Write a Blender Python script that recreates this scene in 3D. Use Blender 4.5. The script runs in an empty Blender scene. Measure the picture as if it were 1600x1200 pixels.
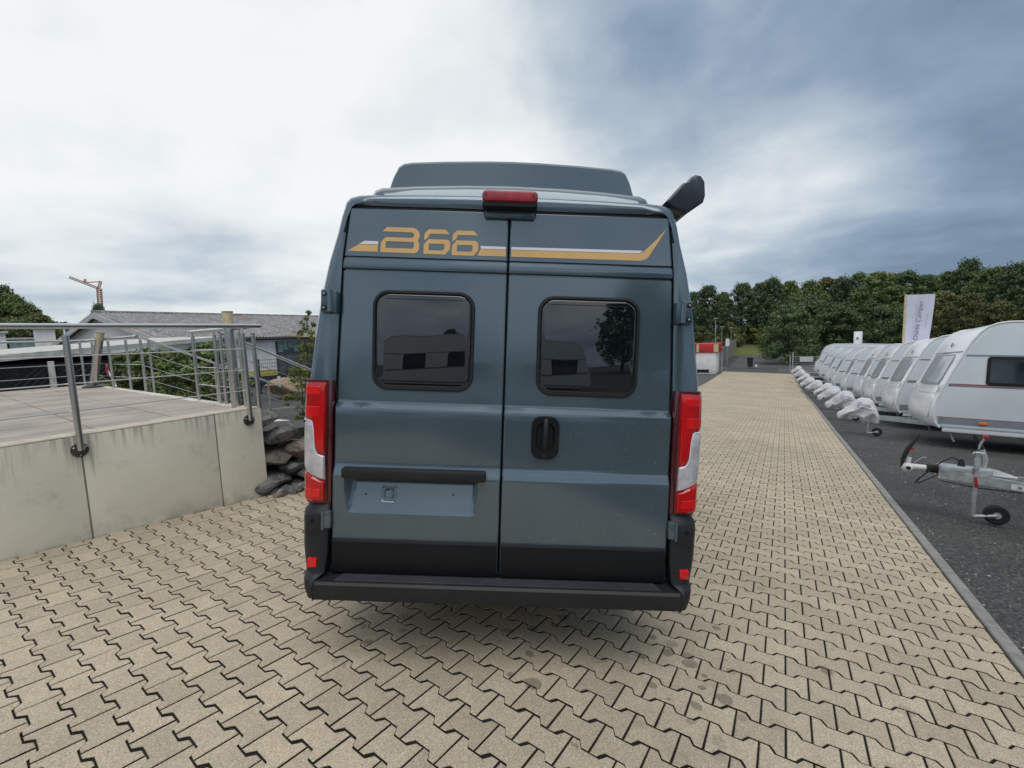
import bpy, bmesh, math, random
from mathutils import Vector, Matrix, noise
R = math.radians
random.seed(7)
C = bpy.context.scene.collection
S = bpy.context.scene

# ------------------------------------------------------------------ frames
# the yard slopes about 5 degrees: LOT coordinates (x right, y along the paved lane, z off the paving) -> world
G = Matrix(((1.0, -0.0012, 0.0311), (-0.0012, 0.9969, 0.0789), (-0.0311, -0.0789, 0.9964)))
G = G.to_quaternion().normalized().to_matrix()
G4 = G.to_4x4()
A_ = Matrix(((0.85753824, 0.05626457, -0.511334), (0.51337333, -0.03021932, 0.85763315), (0.03280219, -0.99795846, -0.05479896)))  # camera axes (right, down, forward) in columns, lot frame
W_ = G @ A_
EYE = G @ Vector((0, 0, 1.62))

# ------------------------------------------------------------------ camera
cam = bpy.data.cameras.new('camera'); cam.sensor_width = 36; cam.lens = 710 / 1600 * 36
cam.clip_start = 0.05; cam.clip_end = 2000
co = bpy.data.objects.new('camera', cam); C.objects.link(co)
rt, dn, fw = W_.col[0], W_.col[1], W_.col[2]
m = Matrix((rt, -dn, -fw)).transposed().to_4x4(); m.translation = EYE
co.matrix_world = m
S.camera = co

# ------------------------------------------------------------------ world / sky
SUN_EL, SUN_AZ = R(66), R(140)        # azimuth from +Y, clockwise
w = bpy.data.worlds.new('World'); S.world = w; w.use_nodes = True
nt = w.node_tree; nt.nodes.clear(); N = nt.nodes.new; L = nt.links.new
out = N('ShaderNodeOutputWorld')
sky = N('ShaderNodeTexSky'); sky.sky_type = 'NISHITA'; sky.sun_disc = False
sky.sun_elevation = SUN_EL; sky.sun_rotation = SUN_AZ
bg1 = N('ShaderNodeBackground'); bg1.inputs[1].default_value = 0.08; L(sky.outputs[0], bg1.inputs[0])
tc = N('ShaderNodeTexCoord')
def vm(op, a, b=None):
    n = N('ShaderNodeVectorMath'); n.operation = op
    L(a, n.inputs[0])
    if b is not None:
        if isinstance(b, (tuple, Vector)): n.inputs[1].default_value = b
        else: L(b, n.inputs[1])
    return n
def ma(op, a, b=None, c=None, clamp=False):
    n = N('ShaderNodeMath'); n.operation = op; n.use_clamp = clamp
    for i, v in enumerate((a, b, c)):
        if v is None: continue
        if isinstance(v, (int, float)): n.inputs[i].default_value = v
        else: L(v, n.inputs[i])
    return n.outputs[0]
def mr(a, f0, f1, t0=0, t1=1):
    n = N('ShaderNodeMapRange'); n.interpolation_type = 'SMOOTHSTEP'
    L(a, n.inputs[0])
    for i, v in zip((1, 2, 3, 4), (f0, f1, t0, t1)): n.inputs[i].default_value = v
    return n.outputs[0]
def pxdir(px, py): return (W_ @ Vector(((px - 800), (py - 600), 710))).normalized()
dirn = vm('NORMALIZE', tc.outputs['Generated']).outputs[0]
sep = N('ShaderNodeSeparateXYZ'); L(dirn, sep.inputs[0])
zz = ma('MAXIMUM', sep.outputs[2], 0.0)
den = ma('ADD', zz, 0.16)
inv = ma('DIVIDE', 1.0, den)
pl = N('ShaderNodeVectorMath'); pl.operation = 'SCALE'; L(dirn, pl.inputs[0]); L(inv, pl.inputs[3])
def nz(vec, scale, detail=6, rough=.5, dist=0.0, off=(0, 0, 0)):
    a = vm('ADD', vec, off)
    n = N('ShaderNodeTexNoise'); n.inputs['Scale'].default_value = scale; n.inputs['Detail'].default_value = detail
    n.inputs['Roughness'].default_value = rough; n.inputs['Distortion'].default_value = dist
    L(a.outputs[0], n.inputs['Vector']); return n.outputs[0]
n1 = nz(pl.outputs[0], 0.70, 6, .47, .25, (3.1, 1.7, 0))
n2 = nz(pl.outputs[0], 2.4, 6, .52, .35, (7.7, 2.1, 4))
n3 = nz(dirn, 6.5, 7, .55, .3, (1.3, 4.1, 2))
def glow(px, py, a, b):
    d = pxdir(px, py); dd = N('ShaderNodeVectorMath'); dd.operation = 'DOT_PRODUCT'; L(dirn, dd.inputs[0]); dd.inputs[1].default_value = d
    return mr(dd.outputs['Value'], a, b)
thin = glow(700, 130, 0.05, 0.98)              # thin bright cloud up ahead
dark = glow(1620, 120, 0.70, 0.96)              # heavy cloud bank on the right
low = mr(sep.outputs[2], 0.02, 0.34, 1, 0)
f1 = ma('MULTIPLY', ma('SUBTRACT', n1, .5), 1.25)
f2 = ma('MULTIPLY', ma('SUBTRACT', n2, .5), 0.40)
v = ma('ADD', ma('MULTIPLY', thin, .50), .46)
v = ma('SUBTRACT', v, ma('MULTIPLY', dark, .57))
v = ma('SUBTRACT', v, ma('MULTIPLY', low, .22))
v = ma('ADD', v, ma('MULTIPLY', glow(1230, 372, .965, .999), .24)); v = ma('SUBTRACT', v, ma('MULTIPLY', glow(930, 10, .975, .999), .22))
f3 = ma('MULTIPLY', ma('SUBTRACT', n3, .5), .42)
v = ma('ADD', v, f1); v = ma('ADD', v, f3); v = ma('ADD', v, f2, clamp=True)
cr = N('ShaderNodeValToRGB'); L(v, cr.inputs[0])
el = cr.color_ramp.elements
el[0].position = 0.0; el[0].color = (.115, .165, .235, 1)
el[1].position = 1.0; el[1].color = (.64, .655, .655, 1)
for p, c in ((.25, (.19, .25, .33, 1)), (.5, (.33, .385, .44, 1)), (.75, (.53, .56, .575, 1))):
    e = el.new(p); e.color = c
bg2 = N('ShaderNodeBackground'); bg2.inputs[1].default_value = 1.0; L(cr.outputs[0], bg2.inputs[0])
mx = N('ShaderNodeMixShader'); mx.inputs[0].default_value = 0.93
L(bg1.outputs[0], mx.inputs[1]); L(bg2.outputs[0], mx.inputs[2]); L(mx.outputs[0], out.inputs[0])
# ------------------------------------------------------------------ sun behind cloud
sl = bpy.data.lights.new('sun', 'SUN'); sl.energy = 0.9; sl.angle = R(45); sl.color = (1, .955, .90)
so = bpy.data.objects.new('sun', sl); C.objects.link(so)
sd = Vector((math.sin(SUN_AZ) * math.cos(SUN_EL), math.cos(SUN_AZ) * math.cos(SUN_EL), math.sin(SUN_EL)))
so.rotation_euler = sd.to_track_quat('Z', 'Y').to_euler(); so.location = (0, 0, 40)
S.view_settings.view_transform = 'Standard'; S.view_settings.look = 'None'
S.view_settings.exposure = 0.57; S.view_settings.gamma = 1; S.view_settings.use_curve_mapping = False
S.render.engine = 'CYCLES'

# ================================================================== helpers
LOT = []      # top-level things authored in the lot frame
def px_ray(px, py): return (W_ @ Vector((px - 800, py - 600, 710))).normalized()
def at(px, py, x=None, y=None, z=None):
    r = px_ray(px, py)
    if x is not None: t = (x - EYE.x) / r.x
    elif y is not None: t = (y - EYE.y) / r.y
    else: t = (z - EYE.z) / r.z
    return EYE + r * t
def far(px, depth):                      # ground position at a given horizontal distance along a pixel column
    r = px_ray(px, 520); h = Vector((r.x, r.y)).normalized(); return EYE.x + h.x * depth, EYE.y + h.y * depth

class MB:
    def __init__(s): s.v = []; s.f = []; s.mi = []
    def add(s, vs, fs, mi=0):
        o = len(s.v); s.v += [tuple(q) for q in vs]; s.f += [tuple(i + o for i in f) for f in fs]; s.mi += [mi] * len(fs); return s
    def box(s, a, b, bev=0, M=None, mi=0):
        x0, y0, z0 = a; x1, y1, z1 = b
        if bev:
            bm = bmesh.new(); bmesh.ops.create_cube(bm, size=1)
            for q in bm.verts: q.co = Vector(((x0 + x1) / 2 + q.co.x * (x1 - x0), (y0 + y1) / 2 + q.co.y * (y1 - y0), (z0 + z1) / 2 + q.co.z * (z1 - z0)))
            bmesh.ops.bevel(bm, geom=bm.edges[:], offset=bev, segments=2, affect='EDGES', profile=.5)
            bm.verts.index_update(); vs = [q.co.copy() for q in bm.verts]; fs = [[q.index for q in f.verts] for f in bm.faces]; bm.free()
        else:
            vs = [Vector(p) for p in ((x0, y0, z0), (x1, y0, z0), (x1, y1, z0), (x0, y1, z0), (x0, y0, z1), (x1, y0, z1), (x1, y1, z1), (x0, y1, z1))]
            fs = [(0, 3, 2, 1), (4, 5, 6, 7), (0, 1, 5, 4), (1, 2, 6, 5), (2, 3, 7, 6), (3, 0, 4, 7)]
        if M is not None: vs = [M @ q for q in vs]
        return s.add(vs, fs, mi)
    def tube(s, pts, r, n=10, cap=True, mi=0, flat=1.0):
        pts = [Vector(p) for p in pts]; rs = r if isinstance(r, (list, tuple)) else [r] * len(pts)
        vs = []; fs = []
        prev = None
        for i, p in enumerate(pts):
            d = (pts[min(i + 1, len(pts) - 1)] - pts[max(i - 1, 0)]).normalized()
            if prev is None:
                a = Vector((0, 0, 1)) if abs(d.z) < .9 else Vector((1, 0, 0)); u = d.cross(a).normalized()
            else: u = (prev - d * prev.dot(d)).normalized()
            prev = u; w2 = d.cross(u)
            for k in range(n):
                t = 2 * math.pi * k / n; vs.append(p + u * math.cos(t) * rs[i] + w2 * math.sin(t) * rs[i] * flat)
        for i in range(len(pts) - 1):
            for k in range(n):
                a = i * n + k; b = i * n + (k + 1) % n; fs.append((a, b, b + n, a + n))
        if cap: fs.append(tuple(range(n))[::-1]); fs.append(tuple((len(pts) - 1) * n + k for k in range(n)))
        return s.add(vs, fs, mi)
    def loft(s, rings, cap0=True, cap1=True, closed=True, mi=0):
        n = len(rings[0]); vs = [q for r in rings for q in r]; fs = []
        for i in range(len(rings) - 1):
            for k in range(n if closed else n - 1):
                a = i * n + k; b = i * n + (k + 1) % n; fs.append((a, b, b + n, a + n))
        if cap0: fs.append(tuple(range(n))[::-1])
        if cap1: fs.append(tuple((len(rings) - 1) * n + k for k in range(n)))
        return s.add(vs, fs, mi)
    def lathe(s, prof, n=24, M=None, mi=0):     # prof [(r,z)] around z
        vs = []; fs = []
        for r, z in prof:
            for k in range(n):
                t = 2 * math.pi * k / n; vs.append(Vector((r * math.cos(t), r * math.sin(t), z)))
        for i in range(len(prof) - 1):
            for k in range(n):
                a = i * n + k; b = i * n + (k + 1) % n; fs.append((a, b, b + n, a + n))
        fs.append(tuple(range(n))[::-1]); fs.append(tuple((len(prof) - 1) * n + k for k in range(n)))
        if M is not None: vs = [M @ q for q in vs]
        return s.add(vs, fs, mi)
    def mesh(s, name, mats, smooth=None):
        me = bpy.data.meshes.new(name); me.from_pydata(s.v, [], s.f)
        for mt in (mats if isinstance(mats, (list, tuple)) else [mats]): me.materials.append(mt)
        if any(s.mi): me.polygons.foreach_set('material_index', s.mi)
        me.validate(); me.update()
        if smooth is not None:
            me.polygons.foreach_set('use_smooth', [True] * len(me.polygons)); me.set_sharp_from_angle(angle=R(smooth))
        return me
    def obj(s, name, mats, parent=None, smooth=35, fixn=True):
        me = s.mesh(name, mats, None)
        if fixn and len(me.polygons) < 60000:
            bm = bmesh.new(); bm.from_mesh(me); bmesh.ops.recalc_face_normals(bm, faces=bm.faces[:]); bm.to_mesh(me); bm.free()
        if smooth is not None:
            me.polygons.foreach_set('use_smooth', [True] * len(me.polygons)); me.set_sharp_from_angle(angle=R(smooth))
        return link(name, me, parent)
def link(name, data, parent=None, loc=None):
    o = bpy.data.objects.new(name, data); C.objects.link(o)
    if parent: o.parent = parent
    if loc is not None: o.location = loc
    return o
def tag(o, label, cat, group=None, lot=False):
    o['label'] = label; o['category'] = cat
    if group: o['group'] = group
    if lot: LOT.append(o)
    return o
def thing(name, label, cat, loc=(0, 0, 0), rz=0, group=None, lot=False):
    o = link(name, None); o.location = loc; o.rotation_euler = (0, 0, rz); o.empty_display_size = .1
    return tag(o, label, cat, group, lot)
def struct(o, kind='structure', lot=False):
    o['kind'] = kind
    if lot: LOT.append(o)
    return o
def copy_tree(o, parent=None):
    c = o.copy(); C.objects.link(c); c.parent = parent
    for ch in [q for q in bpy.data.objects if q.parent == o]: copy_tree(ch, c)
    return c
def sm(a, b, x):
    t = max(0, min(1, (x - a) / (b - a))); return t * t * (3 - 2 * t)
def interp(tab, x):
    if x <= tab[0][0]: return tab[0][1]
    for (a, p), (b, q) in zip(tab, tab[1:]):
        if x <= b: return p + (q - p) * (x - a) / (b - a)
    return tab[-1][1]
def text_obj(name, body, size, mat, parent, M, depth=.002, sx=1.0):
    cu = bpy.data.curves.new(name, 'FONT'); cu.body = body; cu.size = size; cu.extrude = depth; cu.align_x = 'CENTER'; cu.align_y = 'CENTER'
    t = bpy.data.objects.new(name + '_tmp', cu); C.objects.link(t)
    dg = bpy.context.evaluated_depsgraph_get(); me = bpy.data.meshes.new_from_object(t.evaluated_get(dg))
    bpy.data.objects.remove(t); me.name = name; me.materials.clear(); me.materials.append(mat)
    for q in me.vertices: q.co.x *= sx
    me.transform(M); return link(name, me, parent)

# ------------------------------------------------------------------ materials
def mat(name, col, rough=.5, metal=0, coat=0, spec=None, ior=None, var=0, vscale=5, bump=0, bscale=50, bdist=.002, c2=None, rvar=0, detail=6, coords='Object', stretch=None, trans=0):
    m = bpy.data.materials.new(name); m.use_nodes = True; t = m.node_tree; p = t.nodes['Principled BSDF']
    p.inputs['Base Color'].default_value = (*col, 1); p.inputs['Roughness'].default_value = rough; p.inputs['Metallic'].default_value = metal
    p.inputs['Coat Weight'].default_value = coat; p.inputs['Coat Roughness'].default_value = .03
    if spec is not None: p.inputs['Specular IOR Level'].default_value = spec
    if ior is not None: p.inputs['IOR'].default_value = ior
    if trans: p.inputs['Transmission Weight'].default_value = trans
    if var or bump or rvar or c2:
        tc = t.nodes.new('ShaderNodeTexCoord'); src = tc.outputs[coords]
        if stretch:
            mp = t.nodes.new('ShaderNodeMapping'); mp.inputs['Scale'].default_value = stretch; t.links.new(src, mp.inputs[0]); src = mp.outputs[0]
    if var or c2:
        n = t.nodes.new('ShaderNodeTexNoise'); n.inputs['Scale'].default_value = vscale; n.inputs['Detail'].default_value = detail; n.inputs['Roughness'].default_value = .6
        t.links.new(src, n.inputs['Vector'])
        r = t.nodes.new('ShaderNodeValToRGB'); t.links.new(n.outputs[0], r.inputs[0])
        a = c2 if c2 else tuple(x * (1 - var) for x in col); b = col if c2 else tuple(min(1, x * (1 + var)) for x in col)
        r.color_ramp.elements[0].position = .35; r.color_ramp.elements[1].position = .65
        r.color_ramp.elements[0].color = (*a, 1); r.color_ramp.elements[1].color = (*b, 1)
        t.links.new(r.outputs[0], p.inputs['Base Color'])
        if rvar:
            q = t.nodes.new('ShaderNodeMapRange'); t.links.new(n.outputs[0], q.inputs[0]); q.inputs[1].default_value = .3; q.inputs[2].default_value = .7
            q.inputs[3].default_value = rough - rvar; q.inputs[4].default_value = rough + rvar; t.links.new(q.outputs[0], p.inputs['Roughness'])
    if bump:
        n = t.nodes.new('ShaderNodeTexNoise'); n.inputs['Scale'].default_value = bscale; n.inputs['Detail'].default_value = 5; t.links.new(src, n.inputs['Vector'])
        b = t.nodes.new('ShaderNodeBump'); b.inputs['Strength'].default_value = bump; b.inputs['Distance'].default_value = bdist
        t.links.new(n.outputs[0], b.inputs['Height']); t.links.new(b.outputs[0], p.inputs['Normal'])
    return m
M_ = {}
M_['paint'] = mat('van_paint', (.098, .142, .174), .14, .45, 1.0, var=.05, vscale=2.5, bump=.10, bscale=2.2, bdist=.006)
_t = M_['paint'].node_tree; _p = _t.nodes['Principled BSDF']
_n = _t.nodes.new('ShaderNodeTexNoise'); _n.inputs['Scale'].default_value = 5.5; _n.inputs['Detail'].default_value = 9; _n.inputs['Roughness'].default_value = .65
_c = _t.nodes.new('ShaderNodeTexCoord'); _t.links.new(_c.outputs['Object'], _n.inputs['Vector'])
_m = _t.nodes.new('ShaderNodeMapRange'); _t.links.new(_n.outputs[0], _m.inputs[0]); _m.inputs[1].default_value = .35; _m.inputs[2].default_value = .7; _m.inputs[3].default_value = .03; _m.inputs[4].default_value = .16
_t.links.new(_m.outputs[0], _p.inputs['Coat Roughness'])
M_['paint_dull'] = mat('van_paint_edge', (.05, .09, .115), .35, .2, .6, var=.1)
M_['plastic'] = mat('charcoal_plastic', (.017, .018, .020), .48, 0, 0, spec=.35, var=.15, bump=.25, bscale=450, bdist=.0006)
M_['plastic_dk'] = mat('black_plastic', (.006, .007, .009), .45, spec=.3, var=.15, bump=.2, bscale=500, bdist=.0005)
M_['rubber'] = mat('rubber', (.014, .014, .015), .7, var=.2)
M_['glass'] = mat('tinted_glass', (.004, .006, .009), .012, ior=1.95, var=.1)
M_['red'] = mat('red_lens', (.60, .003, .005), .12, 0, .5, c2=(.40, .003, .005), vscale=9, bump=.3, bscale=60, bdist=.002, stretch=(1, 1, .35))
M_['red_hot'] = mat('red_lens_bright', (.85, .006, .008), .12, 0, .5, c2=(.60, .006, .008), vscale=14, bump=.35, bscale=90, bdist=.002)
M_['lens_w'] = mat('clear_lens', (.86, .84, .88), .12, .3, 1, c2=(.52, .50, .54), vscale=10, bump=.35, bscale=45, bdist=.003)
M_['lens_dk'] = mat('dark_red_bezel', (.075, .004, .010), .22, 0, .8, var=.2)
M_['brake'] = mat('brake_lens', (.46, .022, .040), .3, 0, .5, c2=(.32, .012, .024), vscale=40, bump=.5, bscale=120, bdist=.002, stretch=(1, .3, .3))
M_['gold'] = mat('gold_film', (.72, .44, .16), .35, 0, .3, var=.04, vscale=12)
M_['whitefilm'] = mat('white_film', (.80, .78, .82), .35, 0, .3, var=.03)
M_['steel'] = mat('brushed_steel', (.62, .61, .59), .27, 1.0, 0, var=.05, vscale=3)
M_['steel_dk'] = mat('weathered_flange', (.10, .10, .10), .5, .7, 0, var=.3, vscale=30)
M_['zinc'] = mat('galvanised', (.50, .53, .54), .42, .55, 0, var=.18, vscale=14, rvar=.1)
M_['cream'] = mat('cream_wood_cap', (.62, .53, .32), .7, var=.2, vscale=20)
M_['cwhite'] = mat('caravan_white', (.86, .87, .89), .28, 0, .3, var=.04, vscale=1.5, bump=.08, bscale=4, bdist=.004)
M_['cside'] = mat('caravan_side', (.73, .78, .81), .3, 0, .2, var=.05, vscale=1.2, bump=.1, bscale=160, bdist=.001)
M_['ctrim'] = mat('caravan_trim', (.78, .79, .81), .3, 0, .3, var=.05)
M_['cgrey'] = mat('caravan_grey_band', (.24, .27, .31), .45, var=.1)
M_['cred'] = mat('caravan_red_band', (.38, .10, .11), .45, var=.1)
M_['cglass'] = mat('caravan_acrylic', (.035, .05, .06), .06, ior=1.9, var=.5, vscale=1.5)
M_['cglassw'] = mat('caravan_front_acrylic_sky', (.55, .58, .63), .10, ior=1.8, var=.12, vscale=1.3)  # pale base colour carries the sky reflection of the front windows
M_['orange'] = mat('orange_lens', (.85, .20, .02), .3, 0, .5, var=.1)
M_['cloth'] = mat('cover_cloth', (.62, .62, .65), .7, 0, 0, var=.08, vscale=6, bump=.5, bscale=9, bdist=.02)
M_['print'] = mat('dark_print', (.10, .08, .14), .6, var=.2)
M_['redplastic'] = mat('red_plastic', (.45, .02, .025), .4, var=.15)
M_['whiteplastic'] = mat('white_plastic', (.68, .68, .66), .45, var=.1, vscale=30)
M_['flag'] = mat('flag_cloth', (.60, .60, .70), .8, var=.05, vscale=3, bump=.3, bscale=3, bdist=.02)
M_['render_w'] = mat('white_render', (.86, .83, .80), .9, var=.1, vscale=2, bump=.3, bscale=30)
M_['fascia'] = mat('grey_fascia', (.55, .54, .50), .8, var=.2, vscale=6)
M_['yellow'] = mat('yellow_plinth', (.62, .52, .13), .85, var=.15, vscale=5)
M_['dark'] = mat('dark_interior', (.012, .014, .017), .8, var=.5, vscale=3)
M_['dkmetal'] = mat('dark_fence_metal', (.05, .055, .06), .5, .3, var=.2)
M_['craneorange'] = mat('crane_orange_hazed', (.55, .32, .22), .6, var=.15)  # orange paled for distance haze, put into the colour
M_['redsign'] = mat('red_container_paint', (.55, .035, .03), .5, var=.15, vscale=3)
M_['concrete_fl'] = mat('fence_concrete', (.27, .265, .25), .9, var=.15, vscale=2)
M_['bark'] = mat('bark', (.07, .052, .038), .95, var=.35, vscale=9, bump=.6, bscale=18, bdist=.02)
M_['sand'] = mat('sand_heap', (.32, .23, .15), .95, var=.25, vscale=5, bump=.6, bscale=12, bdist=.04)
M_['kerb'] = mat('kerb_concrete', (.30, .29, .27), .85, c2=(.21, .205, .19), vscale=14, bump=.5, bscale=160, bdist=.002)
M_['soil'] = mat('joint_sand', (.020, .017, .015), .95, c2=(.009, .008, .007), vscale=30, bump=.6, bscale=120, bdist=.004)
M_['road'] = mat('asphalt', (.10, .10, .10), .85, c2=(.075, .076, .078), vscale=4, bump=.4, bscale=90, bdist=.004, coords='Object')
M_['grass'] = mat('grass', (.15, .17, .055), .9, c2=(.09, .125, .035), vscale=3, bump=.6, bscale=20, bdist=.05)

def gravel_mat():
    m = bpy.data.materials.new('gravel'); m.use_nodes = True; t = m.node_tree; p = t.nodes['Principled BSDF']
    tc = t.nodes.new('ShaderNodeTexCoord'); v = t.nodes.new('ShaderNodeTexVoronoi'); v.inputs['Scale'].default_value = 55
    t.links.new(tc.outputs['Object'], v.inputs['Vector'])
    n = t.nodes.new('ShaderNodeTexNoise'); n.inputs['Scale'].default_value = .9; n.inputs['Detail'].default_value = 8; t.links.new(tc.outputs['Object'], n.inputs['Vector'])
    r = t.nodes.new('ShaderNodeValToRGB'); t.links.new(v.outputs['Color'], r.inputs[0]); e = r.color_ramp.elements
    e[0].position = .1; e[0].color = (.030, .032, .034, 1); e[1].position = .98; e[1].color = (.18, .175, .165, 1)
    q = e.new(.55); q.color = (.060, .062, .060, 1); q = e.new(.86); q.color = (.115, .112, .105, 1)
    r2 = t.nodes.new('ShaderNodeMapRange'); t.links.new(n.outputs[0], r2.inputs[0]); r2.inputs[1].default_value = .3; r2.inputs[2].default_value = .7; r2.inputs[3].default_value = .75; r2.inputs[4].default_value = 1.25
    mm = t.nodes.new('ShaderNodeVectorMath'); mm.operation = 'SCALE'; t.links.new(r.outputs[0], mm.inputs[0]); t.links.new(r2.outputs[0], mm.inputs[3])
    t.links.new(mm.outputs[0], p.inputs['Base Color']); p.inputs['Roughness'].default_value = .85
    b = t.nodes.new('ShaderNodeBump'); b.inputs['Strength'].default_value = .8; b.inputs['Distance'].default_value = .012
    t.links.new(v.outputs['Distance'], b.inputs['Height']); b.invert = True; t.links.new(b.outputs[0], p.inputs['Normal']); return m
M_['gravel'] = gravel_mat()

def paver_mat(name, single):
    m = bpy.data.materials.new(name); m.use_nodes = True; t = m.node_tree; p = t.nodes['Principled BSDF']; Nn = t.nodes.new; Lk = t.links.new
    geo = Nn('ShaderNodeNewGeometry'); pos = geo.outputs['Position']
    fine = Nn('ShaderNodeTexNoise'); fine.inputs['Scale'].default_value = 230; fine.inputs['Detail'].default_value = 3; Lk(pos, fine.inputs['Vector'])
    vo = Nn('ShaderNodeTexVoronoi'); vo.inputs['Scale'].default_value = 260; Lk(pos, vo.inputs['Vector'])
    big = Nn('ShaderNodeTexNoise'); big.inputs['Scale'].default_value = .55; big.inputs['Detail'].default_value = 6; Lk(pos, big.inputs['Vector'])
    med = Nn('ShaderNodeTexNoise'); med.inputs['Scale'].default_value = 7; med.inputs['Detail'].default_value = 5; Lk(pos, med.inputs['Vector'])
    r = Nn('ShaderNodeValToRGB'); Lk(vo.outputs['Color'], r.inputs[0]); e = r.color_ramp.elements
    e[0].position = .02; e[0].color = (.28, .225, .15, 1); e[1].position = .98; e[1].color = (.78, .70, .55, 1)
    q = e.new(.3); q.color = (.445, .368, .265, 1); q = e.new(.75); q.color = (.55, .46, .335, 1)
    # tone of each stone
    if single:
        oi = Nn('ShaderNodeObjectInfo'); tone = oi.outputs['Random']
    else:
        at_ = Nn('ShaderNodeAttribute'); at_.attribute_name = 'tone'; tone = at_.outputs['Fac']
    def mrn(a, f0, f1, t0, t1):
        n = Nn('ShaderNodeMapRange'); Lk(a, n.inputs[0])
        for i, v in zip((1, 2, 3, 4), (f0, f1, t0, t1)): n.inputs[i].default_value = v
        return n.outputs[0]
    def mul(a, b):
        n = Nn('ShaderNodeMath'); n.operation = 'MULTIPLY'; Lk(a, n.inputs[0]); Lk(b, n.inputs[1]); return n.outputs[0]
    k = mul(mrn(tone, 0, 1, .87, 1.07), mrn(big.outputs[0], .3, .7, .88, 1.08))
    k = mul(k, mrn(med.outputs[0], .3, .7, .93, 1.06)); k = mul(k, mrn(fine.outputs[0], .3, .7, .86, 1.13))
    # damp drip marks scattered on the stones
    wv = Nn('ShaderNodeTexVoronoi'); wv.inputs['Scale'].default_value = 9.5; wv.inputs['Randomness'].default_value = 1
    ds = Nn('ShaderNodeVectorMath'); ds.operation = 'SCALE'; Lk(med.outputs['Color'], ds.inputs[0]); ds.inputs[3].default_value = .07
    ad = Nn('ShaderNodeVectorMath'); Lk(pos, ad.inputs[0]); Lk(ds.outputs[0], ad.inputs[1]); Lk(ad.outputs[0], wv.inputs['Vector'])
    sepc = Nn('ShaderNodeSeparateColor'); Lk(wv.outputs['Color'], sepc.inputs[0])
    # each cell gets its own blot radius; most cells have none
    rad = mrn(sepc.outputs[0], .30, 1.0, 0.0, .46)
    sb = Nn('ShaderNodeMath'); sb.operation = 'SUBTRACT'; Lk(rad, sb.inputs[0]); Lk(wv.outputs['Distance'], sb.inputs[1])
    spot = mrn(sb.outputs[0], -.012, .012, 0, 1)
    # more of them around the rear right corner of the van
    gx = Nn('ShaderNodeVectorMath'); gx.operation = 'DISTANCE'; Lk(pos, gx.inputs[0]); gx.inputs[1].default_value = at(1060, 1050, z=-.14)
    g1 = mrn(gx.outputs['Value'], .12, .55, 1, 0)
    g2_ = Nn('ShaderNodeVectorMath'); g2_.operation = 'DISTANCE'; Lk(pos, g2_.inputs[0]); g2_.inputs[1].default_value = at(590, 1000, z=-.1)
    g1m = Nn('ShaderNodeMath'); g1m.operation = 'MAXIMUM'; Lk(g1, g1m.inputs[0]); Lk(mrn(g2_.outputs['Value'], .05, .5, .8, 0), g1m.inputs[1]); g1 = g1m.outputs[0]
    sp_rare = mrn(sepc.outputs[1], .80, .82, 0, .9)
    g1m = Nn('ShaderNodeMath'); g1m.operation = 'MAXIMUM'; Lk(g1, g1m.inputs[0]); Lk(mul(sp_rare, mrn(gx.outputs['Value'], .8, 1.8, 1, 0)), g1m.inputs[1]); g1 = g1m.outputs[0]
    spot = mul(spot, g1)
    sm_ = Nn('ShaderNodeMapRange'); Lk(spot, sm_.inputs[0]); sm_.inputs[3].default_value = 1; sm_.inputs[4].default_value = .50
    k = mul(k, sm_.outputs[0])
    sc = Nn('ShaderNodeVectorMath'); sc.operation = 'SCALE'; Lk(r.outputs[0], sc.inputs[0]); Lk(k, sc.inputs[3])
    Lk(sc.outputs[0], p.inputs['Base Color']); p.inputs['Roughness'].default_value = .82
    b = Nn('ShaderNodeBump'); b.inputs['Strength'].default_value = .5; b.inputs['Distance'].default_value = .0015; Lk(fine.outputs[0], b.inputs['Height']); Lk(b.outputs[0], p.inputs['Normal'])
    return m
M_['paver'] = paver_mat('paver_stone', True); M_['paver_s'] = paver_mat('paver_stone_far', False)

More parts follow.
